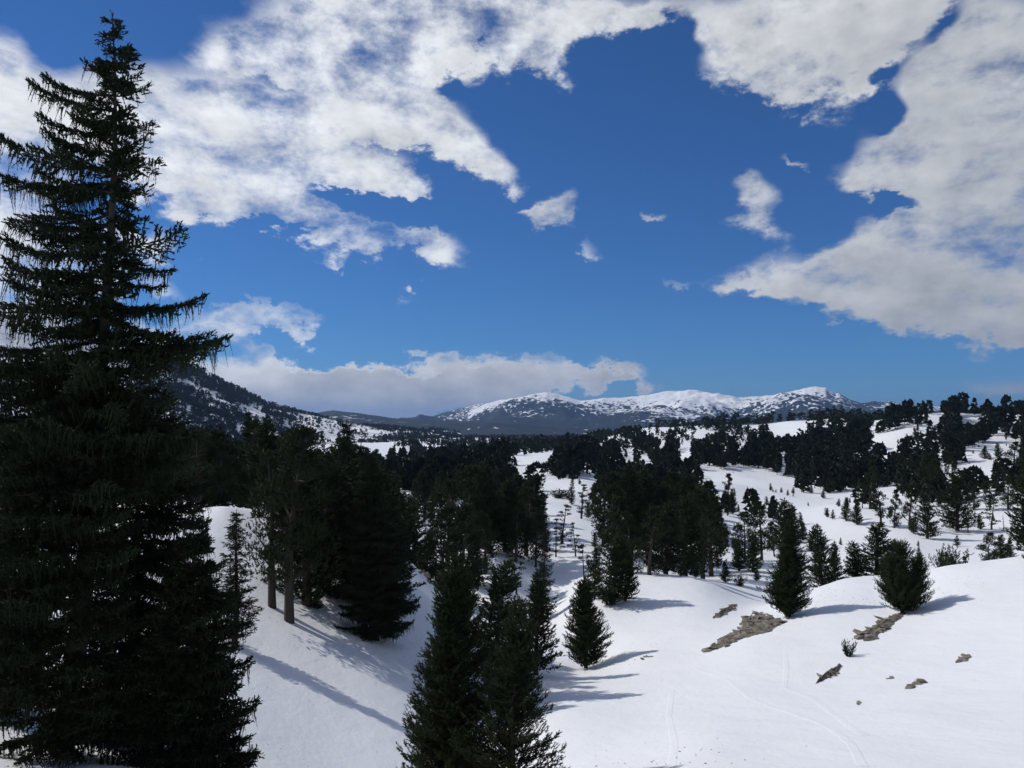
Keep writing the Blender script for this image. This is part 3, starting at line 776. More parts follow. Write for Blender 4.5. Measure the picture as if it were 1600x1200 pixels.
# ------------------------------------------------------------------ spruces close by, bough by bough
def bough_geo(seed, L, hang=1.0):
    rng = np.random.default_rng(seed)
    gb, gn = Geo(), Geo()
    m = max(6, int(L / 0.07))
    q = np.linspace(0.0, 1, m)
    wob = 0.03 * L * np.sin(q * 7 + rng.random() * 6)
    ax = np.stack([q * L, wob, L * (-rng.uniform(.03, .14) * np.sin(q * 2.6) + rng.uniform(0.0, .09) * q ** 5)], -1)
    tube(gb, ax[::3] if m > 9 else ax, np.linspace(0.012 * L + 0.012, 0.004, len(ax[::3] if m > 9 else ax)), 5)
    P, D, Ls, Rn = [], [], [], []
    def shoots(pts, d, ln, rad):
        k = len(pts); P.append(pts); D.append(np.broadcast_to(d, (k, 3)) + rng.normal(size=(k, 3)) * 0.28); Ls.append(ln * (0.6 + 0.8 * rng.random(k))); Rn.append(np.full(k, rad))
    for j in range(1, m):
        t = q[j]
        if t < 0.10: continue
        tang = unit(ax[j] - ax[j - 1])
        shoots(ax[j:j + 1], tang * 0.8 + np.array([0, 0, 0.55]), 0.12, 0.045)
        shoots(ax[j:j + 1] + rng.normal(size=(1, 3)) * 0.02, tang * 0.9, 0.12, 0.035)
        for sgn in (-1, 1):
            if rng.random() < 0.22: continue
            ll = (0.42 * L ** 0.7 * (1.02 - t) ** 0.75 + 0.07) * rng.uniform(0.35, 1.35)
            dl = unit(tang * 0.75 + np.array([0, sgn, 0]) * 0.9 + np.array([0, 0, rng.uniform(-.1, .18)]))
            k = max(2, int(ll / 0.065)); s = np.linspace(0.15, 1, k)
            lat = ax[j] + dl * (s * ll)[:, None] + np.array([0, 0, -1]) * (0.22 * ll * s ** 1.6)[:, None]
            shoots(lat, dl + np.array([0, 0, 0.2]), 0.11, 0.052)
            hk = rng.random(k) < 0.62 * hang * min(1.0, 0.3 + L / 1.5)
            if hk.any():
                hl = np.minimum(0.30, 0.07 + 0.13 * L ** 0.5) * rng.exponential(0.85, hk.sum()).clip(.25, 2.2)
                P.append(lat[hk]); D.append(np.array([0, 0, -1.0]) + rng.normal(size=(hk.sum(), 3)) * 0.13); Ls.append(hl); Rn.append(rng.uniform(.024, .045, hk.sum()))
        if rng.random() < 0.5 * hang:
            P.append(ax[j:j + 1]); D.append(np.array([[0, 0, -1.0]]) + rng.normal(size=(1, 3)) * 0.12); Ls.append([rng.uniform(0.08, 0.34) * min(1, L)]); Rn.append([0.026])
    shoots(ax[-1:], np.array([1, 0, 0.35]), 0.14, 0.04)
    brush(gn, rng, np.vstack(P), np.vstack(D), np.concatenate(Ls), np.concatenate(Rn), 9, w=0.30, core=0.36, fwd=0.8)
    v1, f1 = gn.arrays(); v2, f2 = gb.arrays()
    me = tri_mesh('bough', np.concatenate([v1, v2]), np.concatenate([f1, f2 + len(v1)]), SPRUCE)
    me.materials.append(BARK)
    mi = np.zeros(len(f1) + len(f2), np.int32); mi[len(f1):] = 1
    me.polygons.foreach_set('material_index', mi)
    return me
BOUGHS = []
for i, L_ in enumerate([0.35, 0.35, 0.7, 0.7, 1.1, 1.1, 1.6, 1.6, 2.2, 2.2, 2.9]):
    BOUGHS.append((L_, bough_geo(500 + i, L_)))
def add_bough(root, rng, p, az, L, pitch):
    """p in the tree's own coordinates; az 0 = +X"""
    pitch = pitch + rng.normal() * 0.09
    best = sorted(BOUGHS, key=lambda b: abs(math.log(b[0] / L)))[:2]
    L0, me = best[int(rng.integers(2))]
    o = obj('bough', me, root, p)
    s = L / L0
    o.rotation_euler = (rng.uniform(-.45, .45), -pitch, az)
    o.scale = (s, s * rng.uniform(0.85, 1.15), s * rng.uniform(0.9, 1.1))
    return o
def close_spruce(label, pts, rad0, right, left, n_tier, seed, name='spruce_tree', fill=1.0, extra=(), z_min=0.02, airy=1.0):
    """pts: world polyline of the stem; right/left: reach of boughs (m) by height fraction"""
    rng = np.random.default_rng(seed)
    base = pts[0].copy(); loc = pts - base
    H = loc[-1, 2]
    root = thing(name, label, 'spruce tree', base)
    ax = np.vstack([loc[0] + (loc[0] - loc[1]) * 0.5 / np.linalg.norm(loc[0] - loc[1]), loc])
    zz = np.linspace(-0.5, H, 16)
    line = axis_at(ax, zz)
    g = Geo(); tube(g, line, np.clip(rad0 * (1 - zz / H) ** 0.9, 0.012, None), 10)
    obj('trunk', g.mesh('spruce_trunk', BARK, True), root)
    rt = np.array(right); lf = np.array(left)
    for i in range(n_tier):
        f = z_min + (0.985 - z_min) * ((i + 0.5 + rng.uniform(-.35, .35)) / n_tier)
        z = f * H
        rR = np.interp(f, rt[:, 0], rt[:, 1]); rL = np.interp(f, lf[:, 0], lf[:, 1])
        k = 5 if f < .9 else 4
        k = int(round(k * fill))
        if airy < 1 and f > .5: k = 4
        a0 = rng.random() * 6.28
        for j in range(k):
            a = a0 + j * 6.28 / k + rng.uniform(-.4, .4)
            c = math.cos(a)
            reach = (rR if c > 0 else rL)
            L = max(0.16, reach * (0.55 + 0.45 * abs(c)) * rng.uniform(0.62, 1.0) * (airy if f > .55 and f < .93 else 1.0))
            pit = R(rng.uniform(-16, 4)) + (0.4 * max(0, f - .55) / .45)
            add_bough(root, rng, axis_at(ax, z + rng.uniform(-.5, .5) * H / n_tier), a, L, pit)
    for (p, az, L, pit) in extra:
        add_bough(root, rng, axis_at(ax, p), az, L, pit)
    if airy < 1:                 # short inner boughs that close the core of the crown
        for i in range(46):       # and boughs towards the open side lower down
            f = 0.04 + 0.5 * (i + rng.random()) / 46
            add_bough(root, rng, axis_at(ax, f * H), -math.pi / 2 + rng.uniform(-1.0, 1.0), rng.uniform(.9, 1.9), R(rng.uniform(-25, 5)))
        for i in range(100):
            f = 0.42 + 0.575 * (i + rng.random()) / 100
            add_bough(root, rng, axis_at(ax, f * H), rng.random() * 6.28, rng.uniform(.45, 1.0) * (0.75 * (1 - f) ** .55 + .05) + .10, R(rng.uniform(-35, 30)))
    # leader
    gl = Geo(); brush(gl, rng, axis_at(ax, np.linspace(H * .93, H * 1.0, 14)), np.tile([[0, 0, 1.0]], (14, 1)) + rng.normal(size=(14, 3)) * .45, 0.13, 0.04, 10, core=.3)
    obj('leader', gl.mesh('leader', SPRUCE), root)
    return root, ax, H
HD = 17.0
hero_pts = np.vstack([ground_D(112, HD), at(128, 950, HD), at(150, 700, HD), at(168, 450, HD), at(180, 250, HD), at(180, 110, HD), at(175, 22, HD)])
zb, zt = hero_pts[0, 2], hero_pts[-1, 2]
mpp = HD / F
def hf(v): return (at(0, v, HD)[2] - zb) / (zt - zb)
right_px = [(1200, 150), (1100, 150), (950, 120), (850, 95), (790, 90), (740, 130), (680, 165), (620, 150), (570, 120), (535, 150), (500, 120), (470, 140), (430, 80), (390, 100), (340, 45), (300, 50), (260, 72), (225, 45), (185, 66), (150, 48), (125, 40), (80, 24), (40, 8), (20, 4)]
left_px = [(1200, 120), (1100, 150), (950, 190), (800, 230), (650, 250), (550, 245), (480, 230), (400, 205), (330, 205), (270, 175), (230, 150), (200, 110), (160, 105), (130, 100), (110, 55), (90, 30), (40, 10), (20, 4)]
rr_ = sorted((hf(v), p * mpp) for v, p in right_px); ll_ = sorted((hf(v), p * mpp) for v, p in left_px)
def hz(v): return at(0, v, HD)[2] - zb
hero_extra = []
for (v_at, side, reach, pit) in [(533, 1, 212, 0.02), (545, 1, 150, -0.05), (490, 1, 180, 0.08), (480, 1, 150, 0.02), (395, 1, 128, 0.12), (405, 1, 90, 0.0), (255, 1, 74, 0.02), (195, 1, 70, 0.12), (150, 1, 52, 0.15), (128, 1, 42, 0.15),
                          (520, 1, 110, -.05), (300, 1, 60, .0), (345, 1, 50, .0), (440, 1, 80, -.05), (225, 1, 50, .05), (100, 1, 34, .3), (85, 1, 26, .4), (300, -1, 150, .1), (365, -1, 160, .05), (450, -1, 160, .05), (200, -1, 90, .25), (640, 1, 165, -.12), (690, 1, 160, -.1), (660, 1, 140, .0), (720, 1, 120, 0.0),
                          (150, -1, 112, 0.35), (175, -1, 125, 0.28), (215, -1, 118, 0.2), (118, -1, 46, 0.45), (125, -1, 40, 0.5), (270, -1, 165, 0.25), (285, -1, 190, 0.18), (245, -1, 110, 0.25), (330, -1, 200, 0.0),
                          (390, -1, 185, 0.12), (430, -1, 205, 0.0), (480, -1, 215, -0.03), (545, -1, 230, 0.02), (600, -1, 230, -0.05), (350, -1, 120, 0.05), (500, -1, 170, 0.05), (560, -1, 190, -.1),
                          (640, -1, 240, -.05), (700, -1, 230, -.1), (760, -1, 230, -.1), (820, -1, 210, -.12), (880, -1, 200, -.15)]:
    jit = ((v_at * 37) % 100) / 100 - 0.5
    hero_extra.append((hz(v_at), (0 if side > 0 else math.pi) + jit * 0.7, reach * mpp, pit))
close_spruce('towering dark spruce with long drooping boughs, the tallest tree, at the left', hero_pts, 0.22, rr_, ll_, 34, 21, fill=1.0, extra=hero_extra, z_min=0.015, airy=0.6)

b2 = ground_D(300, 17.5)
pts2 = np.vstack([b2, at(300, 1000, 17.5), at(303, 790, 17.5)])
close_spruce('smaller spruce crowding the foot of the tall dark spruce', pts2, 0.11, [(0, 1.75), (.12, 1.75), (.3, 1.45), (.5, 1.15), (.62, 1.5), (.7, .75), (.85, .38), (1, .08)], [(0, 1.6), (.3, 1.4), (.6, .9), (.85, .35), (1, .06)], 30, 22, fill=1.5)
b4 = ground_D(212, 19.5)
close_spruce('dark spruce filling the gap right behind the towering one', np.vstack([b4, at(214, 900, 19.5), at(218, 585, 19.5)]), 0.14, [(0, 1.5), (.3, 1.9), (.6, 1.9), (.8, 1.3), (.92, .8), (1, .1)], [(0, 1.6), (.4, 1.6), (.7, 1.1), (.9, .6), (1, .06)], 34, 24, fill=1.4)
b5 = ground_D(15, 20.5)
close_spruce('dark spruce at the left edge under the towering one', np.vstack([b5, at(12, 900, 20.5), at(10, 640, 20.5)]), 0.12, [(0, 1.7), (.4, 1.5), (.7, 1.0), (.9, .5), (1, .06)], [(0, 1.6), (.4, 1.5), (.7, 1.0), (.9, .5), (1, .06)], 28, 25, fill=1.4)
b3 = ground_D(590, 42)
pts3 = np.vstack([b3, at(585, 860, 42), at(575, 705, 42)])
close_spruce('broad spruce with low spreading boughs on the shaded left slope', pts3, 0.20, [(0, 2.0), (.2, 2.3), (.35, 1.9), (.6, 1.5), (.8, .9), (1, .1)], [(0, 1.9), (.2, 2.2), (.4, 2.0), (.6, 1.6), (.8, .9), (1, .1)], 40, 23, fill=1.4)

# ------------------------------------------------------------------ pines close by, each with its own mesh
def own_pine(u, D, vtop, label, gg, name='mountain_pine', cat='pine tree', vbase=None, rz=0.0, wid=1.0, H0=None):
    b = ground_D(u, D) if vbase is None else ground_at(u, vbase, D)
    H = float(at(u, vtop, b[1])[2] - b[2])
    root = thing(name, label, cat, b, rz, (H / H0 * wid, H / H0 * wid, H / H0))
    obj('trunk', gg[1].mesh('pine_trunk', BARK, True), root)
    obj('crown', gg[0].mesh('pine_crown', PINE), root)
    return root
own_pine(706, 22, 868, 'dense green pine at the bottom edge, the larger of the close pair', pine_conical(31, 6.6, 1.6, dz=0.14, nb=13, sp=0.14, sl=0.15, nr=0.06, n=15, w=0.15), H0=6.6)
own_pine(802, 20.5, 945, 'open twiggy pine at the bottom edge, the smaller of the close pair', pine_conical(32, 4.8, 1.4, dz=0.15, nb=10, sp=0.14, sl=0.15, nr=0.06, n=14, w=0.15, gap=.12), H0=4.8)
own_pine(1403, 30, 848, 'bushy many stemmed pine alone on the sunlit snow beside bare rock', pine_conical(33, 4.8, 3.0, dz=0.19, nb=9, sp=0.2, sl=0.22, nr=0.075, n=12, w=0.18, multi=4), H0=4.8, vbase=957, wid=.86)
own_pine(1226, 30, 815, 'thick dark green pine standing at the end of the stony outcrop', pine_conical(34, 6.8, 2.2, dz=0.19, nb=11, sp=0.19, sl=0.2, nr=0.085, n=12, w=0.18, multi=2), H0=6.8, vbase=964)
own_pine(913, 52, 908, 'full conical pine alone in the bottom of the snowy hollow', pine_conical(35, 5.6, 1.65, dz=0.17, nb=14, sp=0.18, sl=0.18, nr=0.075, n=12, w=0.18), H0=5.6)
own_pine(455, 40, 664, 'tall pine with bare grey lower trunk on the left slope', pine_old(36, 11, 2.3, clumps=46, per=60, sl=0.22, nr=0.11, n=10, bare=.22, flat=.55, irregular=.35), name='old_pine', H0=11)
own_pine(432, 41, 700, 'thin pine with bare stem beside the tall trunk on the left slope', pine_old(37, 9, 1.3, clumps=22, per=40, sl=0.2, nr=0.1, n=10, bare=.3, flat=.5, irregular=.4), name='old_pine', H0=9)

# other hand placed trees: kind, u, D, vtop, width, label
HAND = [
 ('spruce', 372, 34, 797, 1.2, 'slim pine like spire rising out of the close left thicket'),
 ('spruce', 545, 49, 655, 1.0, 'tall narrow spruce whose spire tops the left group'),
 ('cone', 505, 50, 700, 1.3, 'full dark pine between the tall trunk and the narrow spire'),
 ('cone', 484, 43, 706, 1.1, 'leafy pine leaning on the bare trunk of the left group'),
 ('spruce', 618, 47, 760, 1.3, 'narrow spruce on the valley side of the broad spruce'),
 ('spruce', 515, 46, 705, 1.5, 'dense spruce masking the gap left of the broad spruce'),
 ('spruce', 560, 46, 690, 1.6, 'dense spruce close behind the broad spruce'),
 ('cone', 606, 50, 730, 1.2, 'dark pine peeping over the broad spruce'),
 ('cone', 530, 53, 690, 1.7, 'thick conical pine on the snow crest behind the left group'),
 ('cone', 470, 55, 690, 1.6, 'thick conical pine behind the bare trunk on the crest'),
 ('cone', 580, 56, 712, 1.6, 'thick conical pine at the valley end of the left crest'),
 ('old', 440, 56, 672, 1.2, 'blunt dark pine behind the thin bare stem'),
 ('sapling', 500, 43, 920, 1.0, 'low young fir at the foot of the left group'),
 ('cone', 418, 60, 655, 1.2, 'dark pine behind the snow crest, next to the bare trunk'),
 ('old', 392, 64, 655, 1.2, 'dark pine behind the snow crest with a blunt top'),
 ('spruce', 388, 70, 640, 1.0, 'spire topped spruce behind the left snow crest'),
 ('old', 355, 62, 672, 1.4, 'broad pine in the dark wood behind the left crest'),
 ('old', 320, 60, 668, 1.4, 'pine in the dark wood behind the crest, close to the tall spruce'),
 ('old', 285, 63, 660, 1.4, 'pine half hidden by the right boughs of the tall spruce'),
 ('spruce', 340, 68, 660, 1.2, 'spruce in the dark wood behind the left crest'),
 ('old', 240, 62, 670, 1.3, 'pine behind the trunk of the tall spruce'),
 ('cone', 778, 40, 884, 1.1, 'slender pine just behind the close pair in the gully'),
 ('cone', 838, 47, 897, .85, 'narrow dark column pine by the bottom of the hollow'),
 ('spruce', 848, 74, 830, 1.0, 'slim layered spruce against the shaded snow slope'),
 ('cone', 640, 74, 772, 1.3, 'pointed pine behind the left snow ridge'),
 ('old', 668, 70, 830, 1.1, 'low dark pine on the rocky end of the left snow ridge'),
 ('old', 690, 78, 790, 1.2, 'rounded pine above the close pair'),
 ('old', 722, 74, 790, 1.3, 'wide pine rising straight behind the close pair'),
 ('old', 700, 92, 750, 1.4, 'heavy pine in the central dark wood'),
 ('old', 735, 96, 728, 1.3, 'tallest heavy pine of the central dark wood'),
 ('old', 765, 98, 722, 1.2, 'heavy pine at the top of the central dark wood'),
 ('old', 790, 100, 750, 1.3, 'broad pine on the crest of the central hillock'),
 ('old', 822, 102, 742, 1.3, 'round crowned pine at the edge of the central hillock'),
 ('old', 805, 96, 770, 1.1, 'pine with pale bare stems on the central hillock'),
 ('old', 760, 88, 800, 1.2, 'shaded pine on the near face of the central hillock'),
 ('old', 740, 84, 830, 1.1, 'low shaded pine on the near face of the central hillock'),
 ('layer', 806, 84, 850, .9, 'sparse small pine on the shaded slope of the hillock'),
 ('spruce', 848, 108, 768, .9, 'narrow spruce at the right end of the central hillock'),
 ('old', 836, 98, 800, 1.0, 'dense pine on the lower right of the central hillock'),
 ('layer', 878, 112, 788, 1.3, 'crooked leaning pine over the snowy gap'),
 ('layer', 868, 104, 822, 1.1, 'small bent pine below the crooked leaning pine'),
 ('layer', 898, 104, 816, .9, 'small tattered pine alone in the snowy gap'),
 ('layer', 912, 70, 848, .8, 'first pine of the row at the left of the snow hump'),
 ('cone', 928, 69, 856, .8, 'second pine of the row at the left of the snow hump'),
 ('cone', 958, 66, 838, 1.2, 'tall pine with its foot in shadow on the snow hump'),
 ('bush', 948, 66, 905, 1.0, 'low pine bush at the foot of the trees on the snow hump'),
 ('cone', 975, 67, 850, .9, 'conical pine on the shadowed edge of the snow hump'),
 ('old', 958, 84, 775, 1.3, 'spreading open branched pine on the left of the hump wood'),
 ('old', 985, 82, 800, 1.2, 'rounded pine in the middle of the hump wood'),
 ('old', 1012, 80, 790, 1.4, 'thick dark pine in the middle of the hump wood'),
 ('old', 1040, 84, 785, 1.3, 'thick dark pine right of the middle in the hump wood'),
 ('old', 1068, 90, 770, 1.2, 'bushy pine towards the right of the hump wood'),
 ('old', 1095, 96, 765, 1.2, 'shaggy pine at the right edge of the hump wood'),
 ('old', 1108, 104, 752, 1.1, 'taller shaggy pine behind the right edge of the hump wood'),
 ('old', 960, 108, 738, 1.3, 'tall black pine at the back left of the hump wood'),
 ('old', 985, 112, 730, 1.2, 'highest black pine at the back of the hump wood'),
 ('old', 1010, 116, 735, 1.2, 'black pine at the back middle of the hump wood'),
 ('old', 1040, 116, 738, 1.2, 'black pine at the back right of the hump wood'),
 ('old', 1065, 118, 742, 1.1, 'black pine beyond the right part of the hump wood'),
 ('old', 940, 112, 742, 1.1, 'black pine on the far left corner of the hump wood'),
 ('sapling', 1061, 80, 882, 1.0, 'single small pine on the bare top of the snow hump'),
 ('sapling', 1084, 82, 880, 1.2, 'bushy small pine below the right edge of the hump wood'),
 ('cone', 1130, 90, 878, 1.1, 'small pine where the snow hump falls to the dip'),
 ('bush', 1152, 88, 895, 1.0, 'round bush where the snow hump falls to the dip'),
 ('sapling', 1178, 96, 888, 1.1, 'lone rounded sapling in the dip before the outcrop pine'),
 ('cone', 1278, 72, 822, 1.0, 'feathery pine right behind the outcrop pine'),
 ('cone', 1300, 74, 848, .9, 'pointed pine tucked between the feathery pine and the thicket'),
 ('cone', 1332, 72, 846, 1.4, 'left pine of the thicket behind the snow crest'),
 ('cone', 1364, 72, 818, 1.5, 'tallest pine of the thicket behind the snow crest'),
 ('cone', 1390, 75, 845, 1.0, 'right pine of the thicket behind the snow crest'),
 ('cone', 1603, 60, 745, 1.1, 'tall pine cut by the right edge of the picture'),
 ('bush', 1592, 57, 872, .7, 'dead looking shrub at the foot of the right edge pine'),
 ('bush', 1466, 72, 858, 1.0, 'low pine bush on the snow crest, left end of its row'),
 ('bush', 1482, 74, 848, 1.1, 'taller pine bush on the snow crest beside the low one'),
 ('old', 1536, 70, 832, 1.35, 'squat rounded pine on the snow crest'),
 ('cone', 1556, 72, 836, 1.0, 'pointed small pine touching the squat rounded pine'),
 ('cone', 1570, 73, 842, 1.0, 'smallest pine at the right end of the crest row'),
]
WIDE = {'cone': 1.3, 'old': .88, 'sapling': 1.2}
for hi, (kind, u, D, vt, wd, lab) in enumerate(HAND):
    if kind == 'old' and D > 66 and hi % 5 < 2 and not any(w_ in lab for w_ in ('round', 'wide', 'squat', 'spreading')): kind, wd = 'cone', wd * .85
    plant_px(kind, u, D, vt, lab, None, wd * WIDE.get(kind, 1.0))
plant_px('bush', 1316, 30, 996, 'tiny dark pine bush poking out of smooth snow', None, 0.9, vbase=1026)
# further off: kind, u, v of the foot, v of the tip, width, label
HAND2 = [
 ('old', 1372, 824, 757, 1.3, 'wide dark pine left of the open bowl slope'), ('old', 1392, 826, 764, 1.1, 'dark pine merging with the wide one by the bowl'),
 ('old', 1416, 828, 757, 1.1, 'tall clubbed pine right of the wide dark pair'), ('cone', 1442, 842, 768, 1.0, 'slanting conical pine in front of the bowl trees'),
 ('cone', 1490, 830, 744, 1.2, 'tall broad pine in the middle of the bowl'), ('old', 1506, 834, 796, 1.1, 'low pine under the tall broad pine of the bowl'),
 ('old', 1516, 797, 758, 1.4, 'left pine of the dark row above the bowl'), ('old', 1541, 797, 750, 1.4, 'middle pine of the dark row above the bowl'), ('old', 1568, 796, 744, 1.5, 'massive right pine of the dark row above the bowl'),
 ('layer', 1543, 828, 778, 1.2, 'sparse layered pine in front of the dark row'), ('sapling', 1525, 828, 806, 1.0, 'stubby pine beside the sparse layered pine'),
 ('dead', 1561, 828, 804, 1.2, 'thin dead snag on the snow of the bowl'),
 ('cone', 1318, 815, 777, 1.0, 'left of two neat pines on the open snow'), ('cone', 1334, 821, 783, 1.1, 'right of two neat pines on the open snow'),
 ('sapling', 1287, 806, 794, 1.1, 'small sapling, left of a pair in the open bowl'), ('sapling', 1297, 812, 797, .8, 'small sapling, right of a pair in the open bowl'),
 ('sapling', 1283, 780, 765, .9, 'lone sapling casting a long shadow on the upper bowl'), ('sapling', 1195, 790, 776, 1.1, 'sapling above the cluster on the bowl edge'),
 ('sapling', 1201, 808, 791, 1.1, 'larger sapling at the tip of the bowl edge cluster'), ('cone', 1128, 795, 769, 1.2, 'left of two close pines by the hump wood'),
 ('cone', 1142, 803, 770, 1.2, 'right of two close pines by the hump wood'), ('sapling', 1151, 799, 789, .8, 'tiny sapling right of the two close pines'),
 ('old', 1160, 878, 800, 1.2, 'shaggy tall pine in the shaded group'), ('old', 1145, 862, 822, 1.1, 'left pine of the shaded group'), ('old', 1186, 876, 782, 1.1, 'upright dark pine right in the shaded group'),
 ('cone', 1222, 862, 780, 1.3, 'many tipped pine behind the outcrop pine'), ('cone', 1236, 850, 788, 1.2, 'companion of the many tipped pine'), ('cone', 1250, 845, 817, 1.1, 'small pine right of the many tipped pine'),
 ('sapling', 1247, 820, 801, .9, 'thin sapling above the small pine'), ('sapling', 1262, 862, 837, .9, 'shaded sapling beside the feathery pine'), ('old', 1130, 858, 810, 1.0, 'slim pine at the left of the shaded group'),
 ('cone', 1172, 895, 835, 1.1, 'lower pine in front of the shaded group'), ('cone', 1150, 893, 845, 1.2, 'dim bushy pine lowest in the shaded group'), ('old', 1205, 870, 815, 1.0, 'narrow pine between the shaded group and outcrop pine'),
 ('spruce', 893, 790, 741, 1.0, 'slender tall tree at the left edge of the upper snowfield'), ('layer', 907, 811, 756, 1.2, 'flat layered pine standing clear on the upper snowfield'), ('old', 924, 800, 754, 1.1, 'round topped pine beside the flat layered pine'),
 ('sapling', 918, 809, 789, 1.2, 'little pine at the foot of the flat layered pine'), ('bush', 872, 779, 761, 1.8, 'round dark bush on the edge of the upper snowfield'), ('bush', 886, 779, 767, 1.2, 'smaller round bush on the edge of the upper snowfield'),
 ('sapling', 928, 856, 836, 1.0, 'pale sapling in the snowy gap'), ('sapling', 905, 757, 748, 1.0, 'tiny tree on the far white knoll'),
 ('sapling', 1218, 770, 762, 1.0, 'dark dot of a sapling on the upper bowl rim'), ('sapling', 1205, 770, 764, 1.0, 'second dark dot of a sapling on the upper bowl rim'), ('bush', 1290, 770, 765, 1.2, 'low dark bush under the wooded bank'),
 ('cone', 1345, 765, 757, 1.2, 'small pine before the wooded bank'), ('sapling', 1337, 775, 768, 1.2, 'sapling below the wooded bank'),
 ('sapling', 1415, 688, 678, 1.0, 'small tree alone high on the white ski slope'), ('sapling', 1401, 693, 686, 1.0, 'lowest small tree alone on the white ski slope'), ('cone', 1428, 682, 668, 1.2, 'pair forming pine on the white ski slope'), ('cone', 1432, 674, 661, 1.0, 'upper pine of the pair on the white ski slope'),
 ('sapling', 1449, 680, 674, 1.2, 'small rounded tree right on the white ski slope'), ('cone', 1552, 736, 719, 1.1, 'small pine alone on the level clearing'), ('cone', 1488, 733, 716, 1.1, 'pine at the left margin of the level clearing'),
 ('cone', 1535, 718, 697, 1.3, 'pine above the level clearing'), ('cone', 1557, 717, 692, 1.1, 'slim pine above the level clearing'), ('old', 1580, 733, 690, 1.5, 'large dark pine right of the level clearing'),
]
for kind, u, vb, vt, wd, lab in HAND2:
    plant_px(kind, u, 100, vt, lab, None, wd * WIDE.get(kind, 1.0), vbase=vb)

# ------------------------------------------------------------------ the woods
OPEN = [
 [(470, 668), (640, 674), (600, 712), (530, 718), (480, 718)],
 [(1075, 738), (1180, 740), (1245, 748), (1250, 770), (1330, 772), (1345, 790), (1365, 835), (1345, 855), (1300, 880), (1262, 865), (1245, 835), (1225, 805), (1190, 800), (1150, 806), (1125, 795), (1100, 768)],
 [(1445, 738), (1510, 726), (1595, 732), (1585, 757), (1530, 754), (1480, 750)],
 [(1365, 688), (1420, 670), (1450, 664), (1460, 638), (1474, 638), (1474, 664), (1440, 692), (1400, 704), (1358, 720), (1352, 708)],
 [(1498, 655), (1527, 660), (1510, 676), (1496, 662)], [(1505, 708), (1545, 690), (1600, 690), (1600, 728), (1510, 727)],
 [(1370, 800), (1420, 790), (1500, 800), (1600, 798), (1610, 880), (1440, 895), (1370, 880)], [(1400, 745), (1440, 750), (1460, 775), (1420, 770)],
 [(1180, 666), (1265, 656), (1252, 678), (1230, 685), (1188, 678)], [(1080, 676), (1122, 674), (1116, 692), (1088, 688)],
 [(948, 720), (1010, 715), (1026, 724), (985, 731)], [(850, 755), (932, 748), (938, 768), (936, 835), (935, 900), (885, 905), (878, 830), (850, 800)],
 [(785, 722), (812, 713), (868, 707), (890, 714), (850, 724)], [(780, 740), (825, 740), (870, 757), (840, 763), (790, 748)],
 [(612, 778), (672, 758), (674, 768), (650, 790), (628, 795)], [(660, 800), (735, 783), (730, 800), (668, 815)], [(655, 694), (702, 700), (690, 708), (658, 702)], [(615, 705), (640, 700), (640, 720), (618, 722)],
 [(1060, 700), (1078, 690), (1085, 720), (1060, 730)], [(1320, 770), (1400, 760), (1420, 790), (1340, 790)], [(1150, 700), (1162, 695), (1160, 706), (1145, 710)],
]
def open_mask(u, v):
    m = np.zeros(np.shape(u), bool)
    for p in OPEN: m |= in_poly(p, u, v)
    return m
wr = np.random.default_rng(5)
for zone, n_s, where in [(OPEN[1], 20, 'on the open snow of the bowl'), (OPEN[2], 5, 'on the level clearing'), (OPEN[6], 9, 'on the near floor of the bowl'), (OPEN[3], 8, 'on the white ski slope'), (OPEN[5], 8, 'on the slope over the level clearing')]:
    za = np.array(zone); k_ = 0
    while k_ < n_s:
        u_, v_ = wr.uniform(za[:, 0].min(), za[:, 0].max()), wr.uniform(za[:, 1].min(), za[:, 1].max())
        if not in_poly(zone, np.array([u_]), np.array([v_]))[0]: continue
        k_ += 1
        g_ = ground_at(u_, v_, 95)
        plant('sapling' if wr.random() < .75 else 'cone', g_, float(wr.uniform(.7, 2.4)), 'tiny dark sapling dotted ' + where, 'saplings dotted ' + where, float(wr.uniform(.9, 1.3)))
N = 260000
# even per area in log distance
D = np.exp(wr.uniform(math.log(112), math.log(2100), N)); th = wr.uniform(-0.66, 0.66, N)
X = np.tan(th) * D; Y = D
Z = height(X, Y)
U, V = proj(np.stack([X, Y, Z], -1))
# land hidden behind nearer land
bins = np.linspace(-0.66, 0.66, 200); ds = np.geomspace(14, 2200, 240)
TH, DD = np.meshgrid(bins, ds, indexing='ij')
_, VV = proj(np.stack([np.tan(TH) * DD, DD, height(np.tan(TH) * DD, DD)], -1))
run = np.minimum.accumulate(VV, 1)
bi = np.clip(np.round((th + 0.66) / (bins[1] - bins[0])).astype(int), 0, 199); di = np.clip(np.searchsorted(ds, D * 0.97) - 1, 0, 239)
hid = V - run[bi, di]                     # px of hidden foot
ok = hid * D / F < 6.0
opn = open_mask(U, V)
clump = fbm(X / 38.0 + 40, Y / 60.0, 3)
big = fbm(X / 170.0 + 3, Y / 300.0 + 8, 2)
pr = 0.10 + 1.7 * clump + 0.5 * big + sstep(700, 1300, D) * 0.30
pr = np.where((V < 668) & (D < 900), pr + .35, pr)
pr = np.where((U > 1470) & (V < 700), pr + .5, pr)
pr = np.where((U > 1230) & (U < 1370) & (V < 748) & (V > 690), pr + .35, pr)
pr = np.where((U > 640) & (U < 850) & (D < 230), pr - .10, pr)
pr = np.where((U > 930) & (U < 1130) & (D < 240), pr - .14, pr)
pr = np.where((U > 640) & (U < 1180) & (D > 230) & (D < 800), pr + .15, pr)
pr = np.maximum(pr, np.where(D > 170, .06, pr))
pr = np.where((U > 1130) & (D > 170) & (D < 420), np.maximum(pr, .20), pr)
pr = np.where((U > 1120) & (D < 175), -1, pr)          # the open bowl holds only the trees set by hand
